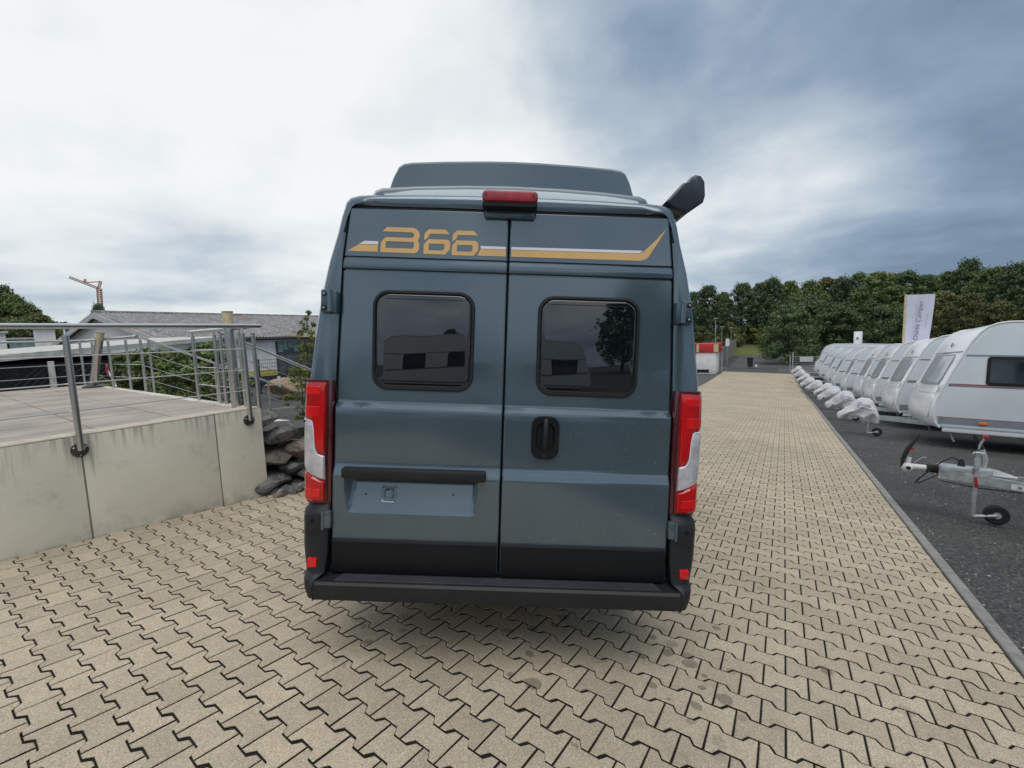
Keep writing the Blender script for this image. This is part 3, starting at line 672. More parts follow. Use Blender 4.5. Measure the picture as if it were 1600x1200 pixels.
# rear doors ------------------------------------------------------------
YP = [(.45, -.034), (.62, -.036), (.985, -.036), (1.000, -.032), (1.040, -.012), (1.335, -.010), (1.342, -.008), (1.366, .018), (1.375, .021), (1.6, .022), (2.052, .036), (2.056, .052), (2.062, .052), (2.066, .031), (2.09, .027), (2.118, .034), (2.120, .050), (2.126, .050), (2.130, .036), (2.388, .058)]
def dy(x, z, left):
    y = interp(YP, z)
    if left:      # number plate recess
        fx = min(sm(-.815, -.765, x), sm(-.115, -.150, x)); fz = sm(.788, .806, z) * sm(1.012, 1.004, z)
        y += fx * fz * (.002 + .080 * (z - .79) / .22)
        # pressed rectangle
        ex = min(sm(-.63, -.618, x), sm(-.548, -.56, x)) * min(sm(.85, .862, z), sm(.927, .915, z))
        exi = min(sm(-.615, -.606, x), sm(-.563, -.572, x)) * min(sm(.865, .874, z), sm(.912, .903, z)); y += .007 * (ex - exi)
    return y
def door(left):
    sgn = -1 if left else 1
    zs = sorted(set([.486, .492] + [round(.50 + .04 * k, 4) for k in range(47)] + [z for z, _ in YP[2:-1]] + [2.376, 2.382] +
                    ([.788, .794, .80, .806, .812, .85, .856, .862, .865, .870, .874, .903, .908, .912, .915, .921, .927, 1.004, 1.008] if left else [])))
    zs = [z for z in zs if z <= 2.384]
    xe = [.0055, .0115] + [.03 + .045 * k for k in range(19)] + [.869, .876]
    xs = [-q for q in xe][::-1] if left else xe
    if left: xs = sorted(set(xs + [-.815, -.80, -.79, -.78, -.765, -.63, -.624, -.618, -.615, -.61, -.606, -.572, -.568, -.563, -.56, -.554, -.548, -.15, -.14, -.13, -.115]))
    g = MB(); rings = []
    nX = len(xs)
    def pos(x, z, back=0):
        s_ = 1 - (1 - (interp(XO, z) - .008) / .878) * sm(.70, .87, abs(x)); return Vector((x * s_, dy(x, z, left) + back, z))
    grid = []
    for zi, z in enumerate(zs):
        row = []
        for xi, x in enumerate(xs):
            e = 0
            if xi in (0, nX - 1) or zi in (0, len(zs) - 1): e = .005
            row.append(pos(x, z, e))
        row = [pos(xs[0], z, .05)] + row + [pos(xs[-1], z, .05)]
        grid.append(row)
    grid = [[q + Vector((0, .045, 0)) for q in grid[0]]] + grid + [[q + Vector((0, .045, 0)) for q in grid[-1]]]
    g.loft(grid, False, False, False)
    o = g.obj('rear_door', M_['paint'], van, 28); return o
dl = door(True); dr = door(False); dl['label'] = 'left rear door with number plate recess'; dr['label'] = 'right rear door with handle'
# black lower trim on each door
for sgn, d_ in ((-1, dl), (1, dr)):
    g = MB(); a, b = sorted((sgn * .012, sgn * .868)); g.box((a, -.052, .482), (b, -.034, .645), .004); g.obj('lower_trim', M_['plastic_dk'], d_)
    g = MB(); g.box((a, -.056, .643), (b, -.036, .656), .003); g.obj('trim_lip', M_['plastic'], d_)
# plate lamp bar, screws
g = MB(); g.box((-.815, -.085, .985), (-.078, -.030, 1.040), .012); g.obj('plate_lamp_bar', M_['plastic'], dl)
for x, z in ((-.70, .975), (-.71, .885), (-.235, .985), (-.25, .895)):
    g = MB(); yb = dy(x, z, True); g.lathe([(.001, -.001), (.0045, -.001), (.005, .002)], 8, Matrix.Translation((x, yb - .001, z)) @ Matrix.Rotation(R(90), 4, 'X')); g.obj('screw', M_['rubber'], dl)
# door handle (right door)
def rrect(cx, cz, w, h, r, n=8, taper=0):
    p = []
    for qx, qz, a0 in ((1, 1, 0), (-1, 1, 90), (-1, -1, 180), (1, -1, 270)):
        for k in range(n + 1):
            t = R(a0 + 90 * k / n); z = cz + qz * (h / 2 - r) + r * math.sin(t); x = qx * (w / 2 - r) + r * math.cos(t)
            p.append((cx + x * (1 + taper * (z - cz) / h), z))
    return p
def ring3(pts, y, cx=0, cz=0, s=0): return [Vector((x, y, z)) for x, z in pts]
hx, hz = .222, 1.218; y0 = -.010
g = MB(); o_ = lambda w, h, r: rrect(hx, hz, w, h, r)
g.loft([ring3(o_(.143, .224, .052), y0 + .002), ring3(o_(.143, .224, .052), y0 - .010), ring3(o_(.134, .214, .049), y0 - .018), ring3(rrect(hx, hz + .004, .096, .150, .042), y0 - .016), ring3(rrect(hx, hz + .004, .084, .136, .038), y0 - .003)], True, True)
hd = g.obj('door_handle', M_['plastic_dk'], dr, 40)
g = MB(); g.tube([(hx + .001, y0 - .018, hz + .096), (hx, y0 - .030, hz + .08), (hx, y0 - .036, hz + .02), (hx - .002, y0 - .034, hz - .04), (hx - .004, y0 - .020, hz - .062)], [.012, .0135, .0135, .012, .008], 10, flat=.8); g.obj('lever', M_['plastic'], hd)
g = MB(); g.lathe([(.001, 0), (.012, 0), (.011, .004)], 14, Matrix.Translation((hx - .003, y0 - .017, hz - .092)) @ Matrix.Rotation(R(90), 4, 'X')); g.obj('lock', M_['plastic'], hd)
# windows
def van_window(cx, cz, d_, lab):
    w_, h_ = .532, .522; yb = .031
    P = lambda w, h, r: rrect(cx, cz, w, h, r, 10)
    g = MB(); g.loft([ring3(P(w_, h_, .085), yb + .012), ring3(P(w_, h_, .085), yb - .010), ring3(P(w_ - .008, h_ - .008, .081), yb - .017), ring3(P(w_ - .028, h_ - .028, .074), yb - .018), ring3(P(w_ - .036, h_ - .036, .069), yb - .010)], True, False)
    f_ = g.obj('window_frame', M_['plastic'], d_, 40)
    g = MB(); g.loft([ring3(P(w_ - .037, h_ - .037, .069), yb - .009), ring3(P(w_ - .048, h_ - .048, .064), yb - .0135), ring3(P(w_ - .058, h_ - .058, .060), yb - .0140)], True, True)
    g.obj('window_pane', M_['glass'], f_, 40)
    g = MB(); g.box((cx - .20, yb - .0155, cz + .214), (cx + .20, yb - .0135, cz + .218)); g.obj('pane_seam', M_['rubber'], f_)
    return f_
van_window(-.430, 1.697, dl, ''); van_window(.430, 1.694, dr, '')
# decals
def decal(outer, holes, mtl, d_, name, off=.0016):
    bm = bmesh.new(); es = []
    for lp in [outer] + holes:
        vv = [bm.verts.new((x, dy(x, max(z, 2.131), False) - off, z)) for x, z in lp]
        es += [bm.edges.new((vv[i], vv[(i + 1) % len(vv)])) for i in range(len(vv))]
    bmesh.ops.triangle_fill(bm, edges=es, use_beauty=True)
    me = bpy.data.meshes.new(name); bm.to_mesh(me); bm.free(); me.materials.append(mtl)
    return link(name, me, d_)
decal([(-.838, 2.154), (-.779, 2.1905), (-.680, 2.1905), (-.680, 2.154)], [], M_['gold'], dl, 'gold_stripe')
decal([(-.778, 2.193), (-.752, 2.209), (-.679, 2.209), (-.679, 2.193)], [], M_['whitefilm'], dl, 'white_stripe')
decal([(-.66, 2.262), (-.636, 2.285), (-.50, 2.285), (-.482, 2.279), (-.469, 2.265), (-.464, 2.238), (-.474, 2.217), (-.466, 2.203), (-.467, 2.172), (-.473, 2.160), (-.488, 2.152), (-.667, 2.153), (-.665, 2.206), (-.643, 2.232), (-.504, 2.232), (-.495, 2.240), (-.495, 2.252), (-.503, 2.261)],
      [[(-.640, 2.211), (-.497, 2.211), (-.493, 2.207), (-.493, 2.186), (-.502, 2.176), (-.640, 2.176)]], M_['gold'], dl, 'letter_b')
for dx_ in (0, .147):
    sft = lambda L_: [(x + dx_, z - dx_ * .012) for x, z in L_]
    decal(sft([(-.441, 2.224), (-.441, 2.252), (-.434, 2.266), (-.417, 2.281), (-.332, 2.281), (-.309, 2.258), (-.409, 2.258), (-.417, 2.252), (-.419, 2.240), (-.437, 2.224)]), [], M_['gold'], dl, 'digit_six')
    decal(sft([(-.442, 2.151), (-.442, 2.200), (-.419, 2.229), (-.320, 2.229), (-.309, 2.222), (-.305, 2.211), (-.306, 2.178), (-.329, 2.151)]), [sft([(-.416, 2.206), (-.335, 2.206), (-.334, 2.181), (-.345, 2.171), (-.416, 2.171)])], M_['gold'], dl, 'digit_six')
decal([(-.162, 2.151), (-.145, 2.186), (-.014, 2.186), (-.014, 2.151)], [], M_['gold'], dl, 'gold_stripe')
decal([(-.145, 2.188), (-.147, 2.202), (-.015, 2.202), (-.015, 2.188)], [], M_['whitefilm'], dl, 'white_stripe')
decal([(.014, 2.186), (.684, 2.189), (.703, 2.200), (.765, 2.262), (.821, 2.327), (.775, 2.248), (.727, 2.170), (.712, 2.158), (.690, 2.152), (.014, 2.151)], [], M_['gold'], dr, 'gold_stripe')
decal([(.014, 2.188), (.014, 2.202), (.697, 2.205), (.684, 2.191)], [], M_['whitefilm'], dr, 'white_stripe')
# water beads on the lower doors
g = MB(); rr = random.Random(5)
for k in range(420):
    x = .05 + rr.random() * .8 if rr.random() < .8 else -.84 + rr.random() * .8; z = rr.uniform(.66, 1.30)
    if abs(x - hx) < .07 and z > 1.1: continue
    if x < 0 and z > .77: continue
    y = dy(x, z, x < 0); s = rr.uniform(.0007, .0019)
    g.lathe([(s, 0), (s * .8, s * .45), (s * .3, s * .7)], 5, Matrix.Translation((x, y, z)) @ Matrix.Rotation(R(90), 4, 'X'))
M_['water'] = mat('water_bead', (.25, .3, .33), .05, 0, 1, var=.1)
b_ = g.obj('water_beads', M_['water'], van, 60); b_['kind'] = 'stuff'
# rear drip rail above the doors
g = MB(); g.box((-.838, .072, 2.386), (.838, .10, 2.396), .002); g.obj('rain_gutter', M_['rubber'], van)
# high brake light
g = MB()
def bl(w, h, r, y, cz): return [Vector((x, y, z)) for x, z in rrect(-.0, cz, w, h, r, 6)]
g.loft([bl(.282, .058, .024, .05, 2.437), bl(.282, .058, .024, -.022, 2.437), bl(.272, .048, .021, -.034, 2.437), bl(.25, .024, .011, -.037, 2.437)])
hb = g.obj('high_brake_light', M_['brake'], van, 40)
g = MB(); g.loft([bl(.278, .034, .012, .06, 2.398), bl(.278, .034, .012, -.016, 2.400), bl(.266, .024, .010, -.026, 2.400)]); g.obj('light_housing', M_['plastic_dk'], hb, 40)
g = MB(); g.box((-.128, .034, 2.346), (.128, .062, 2.392), .004); g.obj('light_bracket', M_['paint_dull'], hb)
for x in (-.122, .118):
    g = MB(); g.lathe([(.001, 0), (.008, 0), (.009, .004)], 10, Matrix.Translation((x, -.036, 2.440)) @ Matrix.Rotation(R(90), 4, 'X')); g.obj('screw', M_['lens_dk'], hb)
# tail lamps ---------------------------------------------------------------
def lampcurve(u, s, out=0):    # u 0 (inner) .. 1 (outer, wraps forward); returns x,y
    tab = [(0, .905, -.030), (.12, .915, -.040), (.55, .975, -.040), (.78, 1.008, -.026), (.90, 1.028, .004), (.96, 1.036, .05), (1.0, 1.040, .13)]
    x = interp([(a, b) for a, b, c in tab], u); y = interp([(a, c) for a, b, c in tab], u)
    return x, y
def lamp(s):
    us = [k / 28 for k in range(29)]
    # region boundaries by u (outer part low u->inner)
    def zA(u): return interp([(0, 1.088), (.33, 1.098), (.38, 1.112), (.43, 1.135), (.455, 1.20), (.47, 1.235), (.51, 1.262), (.57, 1.272), (1, 1.275)], u)
    def zB(u): return interp([(0, .958), (.3, .968), (.9, 1.008), (1, 1.012)], u)
    def skin(name, z0f, z1f, mtl, par, u0=0.06, u1=1.0, out=.012, nz_=14):
        g = MB(); rings = []
        uu = [u for u in us if u0 <= u <= u1]
        for u in uu:
            x, y = lampcurve(u, s); a, b = z0f(u), z1f(u); col_ = [Vector((s * (x - .006), y + .02, a))]
            for k in range(nz_ + 1):
                z = a + (b - a) * k / nz_; e = min(1, min(k, nz_ - k) / 1.0) * out
                wv = interp([(.85, 0), (1.2, .004), (1.48, -.002)], z)
                nxx = .25 + .75 * u; col_.append(Vector((s * (x + e * nxx * .6 + wv), y - e * (1.05 - u), z)))
            col_.append(Vector((s * (x - .006), y + .02, b))); rings.append(col_)
        g.loft(rings, True, True, True); return g.obj(name, mtl, par, 30)
    g = MB(); rings = []
    for u in us:
        x, y = lampcurve(u, s); rings.append([Vector((s * (x - .02), y + .05, .842)), Vector((s * (x - .001), y + .001, .842)), Vector((s * (x + .001), y, 1.482)), Vector((s * (x - .02), y + .05, 1.482))])
    g.loft(rings, True, True, True); root = g.obj('tail_lamp', M_['lens_dk'], van, 30)
    g = MB(); a, b = sorted((s * .884, s * .908)); g.box((a, -.026, .838), (b, .05, 1.482), .004); g.obj('bezel', M_['lens_dk'], root)
    skin('red_lens', lambda u: zA(u) + .004, lambda u: 1.470, M_['red'], root)
    skin('clear_lens', lambda u: zB(u) + .002, lambda u: zA(u) - .002, M_['lens_w'], root)
    skin('reflector', lambda u: .850, lambda u: zB(u) - .003, M_['red'], root)
    skin('stop_lens', lambda u: 1.285, lambda u: 1.355, M_['red_hot'], root, .25, .80, .0145, 6)
    skin('stop_lens', lambda u: 1.40, lambda u: 1.455, M_['red_hot'], root, .22, .84, .0145, 6)
    skin('fog_lens', lambda u: .868, lambda u: .925, M_['red_hot'], root, .2, .85, .0145, 6)
    # pale ridge between the red and clear lenses
    pts = []
    for k in range(2, 29):
        u = k / 28; x, y = lampcurve(u, s); pts.append((s * (x + .010 * (.25 + .75 * u) * .6 + .004), y - .013 * (1.05 - u), zA(u)))
    g = MB(); g.tube(pts, .0032, 6); g.obj('lens_ridge', M_['whitefilm'], root)
    return root
for s in (-1, 1): lamp(s)
# bumper corners -------------------------------------------------------------
def corner(s):
    g = MB(); rings = []
    for z, o, b in ((.372, .960, .004), (.382, .972, .0), (.43, .985, .0), (.472, .996, .0), (.492, 1.012, .0), (.60, 1.040, 0), (.76, 1.044, 0), (.80, 1.040, .003), (.81, 1.032, .012), (.838, 1.028, .02)):
        yb = interp([(.372, -.130), (.39, -.140), (.462, -.139), (.480, -.115), (.498, -.078), (.52, -.064), (.78, -.058), (.84, -.045)], z)
        k_ = 1 - sm(.465, .50, z); i0 = .888 + .038 * k_
        L_ = [(i0, .03), (i0, yb + b + .008), (i0 + .008, yb + b), (o - .075 + .025 * k_, yb + b), (o - .035 + .015 * k_, yb + b + .018 - .010 * k_), (o - .010 + .004 * k_, yb + b + .055 - .03 * k_), (o, yb + b + .12 - .04 * k_), (o, .45), (o - .06, .47), (.93, .2)]
        rings.append([Vector((s * x, y, z)) for x, y in L_])
    g.loft(rings); c_ = g.obj('bumper_corner', M_['plastic'], van, 45)
    g = MB(); a, b = sorted((s * .932, s * .980)); g.box((a, -.088, .518), (b, -.02, .566), .006); g.obj('bumper_reflector', M_['red_hot'], c_)
    g = MB(); a, b = sorted((s * .922, s * 1.000)); g.box((a, -.0615, .675), (b, -.045, .788), .006); p_ = g.obj('corner_pad', M_['plastic'], c_)
    g = MB(); g.lathe([(.002, 0), (.010, 0), (.010, .004)], 12, Matrix.Translation((s * .965, -.062, .755)) @ Matrix.Rotation(R(90), 4, 'X')); g.obj('parking_sensor', M_['plastic_dk'], c_)
    return c_
for s in (-1, 1): corner(s)
# step
g = MB(); g.loft([[Vector((x, y, z)) for y, z in ((.05, .372), (-.125, .372), (-.139, .380), (-.143, .405), (-.140, .456), (-.128, .467), (-.05, .470), (.05, .470))] for x in (-.925, -.90, 0, .90, .925)])
st = g.obj('rear_step', M_['plastic'], van, 35)
M_['rib'] = mat('lighter_step_rib', (.05, .055, .065), .3, spec=.6, var=.2)  # ribs of a lighter plastic than the step
for k in range(6):
    g = MB(); y = -.112 + k * .0135; i_ = .004 * k; g.box((-.83 + i_, y, .465), (.83 - i_, y + .007, .4745), .0015); g.obj('step_rib', M_['rib'], st)
for s in (-1, 1):
    g = MB(); a, b = sorted((s * .9255, s * .929)); g.box((a, -.1434, .374), (b, -.02, .4705)); g.obj('step_joint', M_['rubber'], st)
# hinges
def hinge(s):
    # pocket pressed into the pillar
    g = MB(); cz = 1.888
    o1 = [Vector((s * x, y, z)) for x, y, z in ()]
    g.box((min(s * .905, s * .958), -.008, cz - .062), (max(s * .905, s * .958), .03, cz + .060), .010)
    h_ = g.obj('upper_hinge', M_['paint_dull'], van)
    g = MB(); g.tube([(s * .903, -.018, cz - .055), (s * .903, -.018, cz + .045)], .013, 12); g.obj('hinge_barrel', M_['paint'], h_)
    g = MB(); a, b = sorted((s * .868, s * .895)); g.box((a, -.022, cz - .06), (b, .03, cz + .05), .006); g.obj('hinge_leaf', M_['paint_dull'], h_)
    for dz in (-.036, .036):
        g = MB(); M2 = Matrix.Translation((s * .938, -.008, cz + dz)) @ Matrix.Rotation(R(90), 4, 'X')
        g.lathe([(.0125, 0), (.0125, .004), (.010, .005), (.009, .001), (.001, .001)], 14, M2); g.obj('bolt_cup', M_['rubber'], h_)
        g = MB(); g.lathe([(.006, 0), (.006, .006), (.004, .008)], 6, M2); g.obj('bolt', M_['zinc'], h_)
    cz = .762
    g = MB(); a, b = sorted((s * .872, s * .912)); g.box((a, -.064, cz - .045), (b, -.03, cz + .045), .005); l_ = g.obj('lower_hinge', M_['paint'], van)
    g = MB(); g.tube([(s * .912, -.062, cz - .052), (s * .912, -.062, cz + .048)], .009, 10); g.obj('hinge_barrel', M_['paint'], l_)
for s in (-1, 1): hinge(s)
# awning along the right roof edge
M_['awn'] = mat('anthracite_awning', (.030, .042, .055), .35, .2, .2, var=.1)
cap = [(.803, 2.496), (.893, 2.600), (.925, 2.612), (.939, 2.637), (.960, 2.648), (.990, 2.642), (1.010, 2.614), (1.017, 2.543), (1.008, 2.507), (.917, 2.440), (.890, 2.455), (.850, 2.466)]
cap = [(x + .035, z) for x, z in cap]
cx_ = sum(p[0] for p in cap) / len(cap); cz_ = sum(p[1] for p in cap) / len(cap)
sc_ = lambda k: [(cx_ + (x - cx_) * k, cz_ + (z - cz_) * k) for x, z in cap]
g = MB(); g.loft([ring3(sc_(.82), .145), ring3(sc_(.95), .150), ring3(cap, .165), ring3(cap, .21)]); aw = g.obj('awning', M_['awn'], van, 30)
aw['label'] = 'dark awning housing on the right roof edge'
g = MB(); g.loft([ring3(sc_(.94), .21), ring3(sc_(.94), 3.6)]); g.obj('awning_case', M_['plastic'], aw, 30)
g = MB(); g.loft([ring3([(x + .004, z - .001) for x, z in sc_(1.015) if x > .95], .168), ring3([(x + .004, z - .001) for x, z in sc_(1.015) if x > .95], .178)]); g.obj('awning_cap_seam', M_['rubber'], aw)
# wheels, underbody, side windows
for s in (-1, 1):
    for y in (1.25, 5.05):
        Mw = Matrix.Translation((s * .90, y, .345)) @ Matrix.Rotation(R(90), 4, 'Y')
        g = MB(); g.lathe([(.2, -.11), (.30, -.11), (.335, -.09), (.345, -.05), (.345, .05), (.335, .09), (.30, .11), (.2, .11)], 28, Mw); wh = g.obj('wheel', M_['rubber'], van, 30)
        g = MB(); g.lathe([(.02, -.09), (.19, -.085), (.2, -.105), (.2, .105), (.19, .085), (.02, .09)], 20, Mw); g.obj('rim', M_['zinc'], wh, 30)
g = MB(); g.box((-.80, .25, .24), (.80, 5.2, .42), .02); g.obj('underbody', M_['rubber'], van)
for s in (-1, 1):
    for y0_, y1_ in ((.75, 1.75), (2.45, 3.35)):
        P_ = [Vector((s * (interp([(a, b) for a, b in PR], z) + .006), y, z)) for y, z in ((y0_, 1.42), (y1_, 1.42), (y1_, 1.95), (y0_, 1.95))]
        Q_ = [Vector((p.x - s * .03, p.y, p.z)) for p in P_]
        g = MB(); g.loft([Q_, P_]); g.obj('side_window', M_['glass'], van)
g = MB()
g.loft([[Vector((x * (1 - .06 * k / 4), 4.44 + .70 * k / 4 + .03, 2.36 - .86 * k / 4 + .045 - .03 * (x / .8) ** 2)) for x in (-.80, -.5, -.2, .2, .5, .80)] for k in range(5)], False, False, False)
g.obj('windscreen', M_['glass'], van, 60)
for s in (-1, 1):
    g = MB(); a, b = sorted((s * .42, s * .70)); g.box((a, 5.86, .98), (b, 5.985, 1.16), .03); g.obj('headlight', M_['lens_w'], van)
g = MB(); g.box((-.36, 5.9, .70), (.36, 5.985, .92), .02); g.obj('grille', M_['plastic_dk'], van)
g = MB(); g.box((-.92, 5.6, .30), (.92, 6.02, .66), .06); g.obj('front_bumper', M_['plastic'], van)
# ================================================================== deck wall, deck, railings (world frame, level)
XW = -4.91; ZD = .915
deck = thing('loading_deck', 'raised concrete deck with stained retaining wall on the left', 'deck', (XW, 2.95, -.2))
def DL(p): return Vector(p) - Vector((XW, 2.95, -.2))
sk = .0985
def ded(x, y0): return y0 + sk * (XW - x)
cuts = [2.95, 2.475, 1.437, .42, -.60, -1.62, -2.64, -3.66, -4.7]
for a, b in zip(cuts, cuts[1:]):
    g = MB(); g.box((XW - .22, b + .006, -.75), (XW, a - (.006 if a != 2.95 else 0), ZD - .0), .008)
    g.v = [tuple(DL(p)) for p in g.v]; g.obj('wall_panel', M_['wallc'], deck, 40)
for c in cuts[1:-1]:
    g = MB(); g.box((XW - .20, c - .02, -.75), (XW - .012, c + .02, ZD - .01)); g.v = [tuple(DL(p)) for p in g.v]; g.obj('joint_strip', M_['kerb'], deck)
for a, b in zip(cuts, cuts[1:]):
    g = MB(); g.box((XW - .215, b + .002, ZD - .001), (XW - .001, a - .002, ZD + .012), .004); g.v = [tuple(DL(p)) for p in g.v]; g.obj('coping_strip', M_['coping'], deck, 40)
# end beam along the skewed right edge, and core
g = MB(); x2 = -12.2
g.loft([[Vector((x, ded(x, y), z)) for y, z in ((2.95, -.9), (2.95, ZD - .008), (2.942, ZD + .002), (2.838, ZD + .002), (2.83, ZD - .008), (2.83, -.9))] for x in (XW - .002, -6.2, -8, -10, x2)])
g.v = [tuple(DL(p)) for p in g.v]; g.obj('edge_beam', M_['wallc'], deck, 40)
g = MB(); g.loft([[Vector((x, y, z)) for x, z in ((XW - .21, -.9), (XW - .21, ZD - .030), (x2, ZD - .030), (x2, -.9))] for y in (-4.7, 2.9)]); 
g.v = [tuple(DL(p)) for p in g.v]; g.obj('deck_core', M_['soil'], deck)
rb = random.Random(21)
for r_i in range(8):
    ya = 2.822 - .62 * r_i; yb = ya - .61; x = XW - .226; c_i = 0
    while x > -12.1 and ya > -2.2:
        wd = .288; g = MB(); dzz = rb.uniform(-.002, .002)
        g.loft([[Vector((xx, ded(xx, y), z + dzz)) for xx, z in ((x, ZD - .05), (x, ZD - .008), (x - .005, ZD - .003), (x - wd + .008, ZD - .003), (x - wd, ZD - .010), (x - wd, ZD - .05))] for y in (yb, ya)])
        g.v = [tuple(DL(p)) for p in g.v]; g.obj('deck_slab', M_['deckc'], deck, 30); x -= .306
# steps going down behind the deck
g = None
for k in range(5):
    g = MB(); g.box((-9.0, 3.30 + k * .32, -1.2), (-6.4, 3.62 + k * .32, ZD - .16 * (k + 1))); g.v = [tuple(DL(p)) for p in g.v]; g.obj('stair_step', M_['wallc'], deck)

def rail_thing(label, loc): return thing('steel_railing', label, 'railing', loc, group='steel railings of the deck')
def rtube(root, name, pts, r, mtl='steel', n=10):
    g = MB(); L0 = root.location; g.tube([Vector(p) - L0 for p in pts], r, n); return g.obj(name, M_[mtl], root, 40)
XR = -4.872
r1 = rail_thing('long steel railing on the front wall of the deck with top handrail and thin bars', (XR, 0, .8))
rtube(r1, 'handrail', [(-4.884, -4.4, 1.811), (-4.884, 3.0, 1.811), (-4.884, 3.03, 1.811)], [.0225, .0225, .012], n=14)
for z in (1.570, 1.348, 1.126): rtube(r1, 'bar', [(-4.893, -4.4, z), (-4.893, 2.83, z)], .0058, n=6)
def front_post(y):
    L0 = r1.location; g = MB()
    g.tube([Vector((XR, y, .80)) - L0, Vector((XR, y, 1.735)) - L0], .0235, 14); p_ = g.obj('post', M_['steel'], r1, 40)
    rtube(r1, 'post_pin', [(XR, y, 1.735), (-4.884, y, 1.80)], .009)
    g = MB(); g.lathe([(.058, 0), (.058, .008), (.03, .012), (.03, .04)], 20, Matrix.Translation(Vector((XW, y, .80)) - L0) @ Matrix.Rotation(R(90), 4, 'Y')); fl = g.obj('flange', M_['steel_dk'], r1, 30)
    for a in (30, 150, 270):
        g = MB(); g.lathe([(.008, .006), (.008, .018), (.005, .02)], 6, Matrix.Translation(Vector((XW, y + .043 * math.cos(R(a)), .80 + .043 * math.sin(R(a)))) - L0) @ Matrix.Rotation(R(90), 4, 'Y')); g.obj('bolt', M_['steel'], fl)
for y in (2.81, 1.425, .04, -1.35, -2.7): front_post(y)
r2 = rail_thing('short steel railing at the deck corner beside the top of the stairs', (-5.7, 3.0, .9))
ce = lambda x, d=-.06: (x, ded(x, 2.95 + d))
rtube(r2, 'handrail', [(*ce(-4.97), 1.80), (*ce(-6.5), 1.80)], .0215, n=12)
for z in (1.57, 1.348, 1.126): rtube(r2, 'bar', [(*ce(-4.97), z), (*ce(-6.45), z)], .0058, n=6)
for x in (-5.12, -5.62, -5.78, -6.45): rtube(r2, 'post', [(*ce(x), .91), (*ce(x), 1.74)], .021, n=12); rtube(r2, 'post_pin', [(*ce(x), 1.74), (*ce(x), 1.80)], .008)
rtube(r2, 'post', [(-5.0, 2.992, .90), (-5.0, 2.992, 1.74)], .021, n=12)
r3 = rail_thing('steel railing along the far edge of the deck above the stairs', (-10.5, 3.4, .9))
rtube(r3, 'handrail', [(-9.0, 3.37, 1.81), (-11.75, 3.52, 1.80), (-11.75, -3, 1.80)], .021, n=10)
for z in (1.57, 1.348, 1.126): rtube(r3, 'bar', [(-9.0, 3.38, z), (-11.75, 3.5, z), (-11.75, -3, z)], .0055, n=6)
for x in (-9.03, -9.60, -10.35, -11.1, -11.72): rtube(r3, 'post', [(x, 3.42, .90), (x, 3.42, 1.76)], .021, n=10)
for y in (2.2, 1.0, -.2, -1.4): rtube(r3, 'post', [(-11.75, y, .90), (-11.75, y, 1.76)], .021, n=10)
def stair_rail(x, y0, n, label, y1):
    r_ = rail_thing(label, (x, y0, .9)); sl = -.462
    rtube(r_, 'handrail', [(x, y0, 1.80), (x, y1, 1.80 + sl * (y1 - y0))], .020, n=10)
    for dz in (.24, .46, .68): rtube(r_, 'bar', [(x, y0, 1.80 - dz), (x, y1, 1.80 - dz + sl * (y1 - y0))], .0055, n=6)
    for k in range(n):
        y = y0 + .12 + k * (y1 - y0 - .24) / (n - 1); zt = 1.80 + sl * (y - y0); rtube(r_, 'post', [(x, y, zt - 1.0), (x, y, zt - .01)], .019, n=8)
stair_rail(-9.0, 3.40, 3, 'descending stair railing starting in the middle of the far deck edge', 5.6)
stair_rail(-6.5, 3.36, 2, 'descending stair railing next to the short corner railing', 5.6)
# thick posts with cream caps
def cap_post(p0, p1, label, r=.05):
    t = thing('steel_column', label, 'column', p0); a = Vector((0, 0, 0)); b = Vector(p1) - Vector(p0); c = b * (1 - .16 / b.length)
    g = MB(); g.tube([a, c], r, 18); g.obj('tube', M_['steel'], t, 40)
    g = MB(); g.tube([c, b - b.normalized() * .008], r * 1.04, 18); g.obj('cream_sleeve', M_['cream'], t, 40)
    g = MB(); g.tube([b - b.normalized() * .012, b], r * 1.09, 18); g.obj('cap_rim', M_['kerb'], t, 40)
cap_post((-5.30, 2.90, ZD), (-5.30, 2.90, 1.99), 'thick upright steel column with cream top at the deck corner', .052)
q0 = at(146, 603, y=3.36); q1 = at(156.5, 518, y=3.42)
cap_post(tuple(q0), tuple(q1), 'leaning steel column with cream top at the far edge of the deck', .062)
g = MB(); g.lathe([(.16, 0), (.17, .02), (.10, .05), (.06, .09)], 12); fo = g.obj('column_foot', M_['steel_dk'], None, 30); fo.location = (q0.x, q0.y, ZD); tag(fo, 'dark round foot plate under the leaning column', 'foot plate')
# red paddle on a white stick
pA = at(182, 604, y=3.45); pB = at(168, 578, y=3.47)
t = thing('red_paddle', 'small red hexagonal paddle on a white stick at the far edge of the deck', 'paddle', tuple(pA))
g = MB(); g.tube([(0, 0, 0), pB - pA], .014, 8); g.obj('stick', M_['whiteplastic'], t)
g = MB(); g.lathe([(.105, -.012), (.118, -.006), (.118, .006), (.105, .012)], 6, Matrix.Translation(pB - pA) @ Matrix.Rotation(R(65), 4, 'Z') @ Matrix.Rotation(R(90), 4, 'Y')); hd_ = g.obj('paddle_head', M_['redplastic'], t, 20)

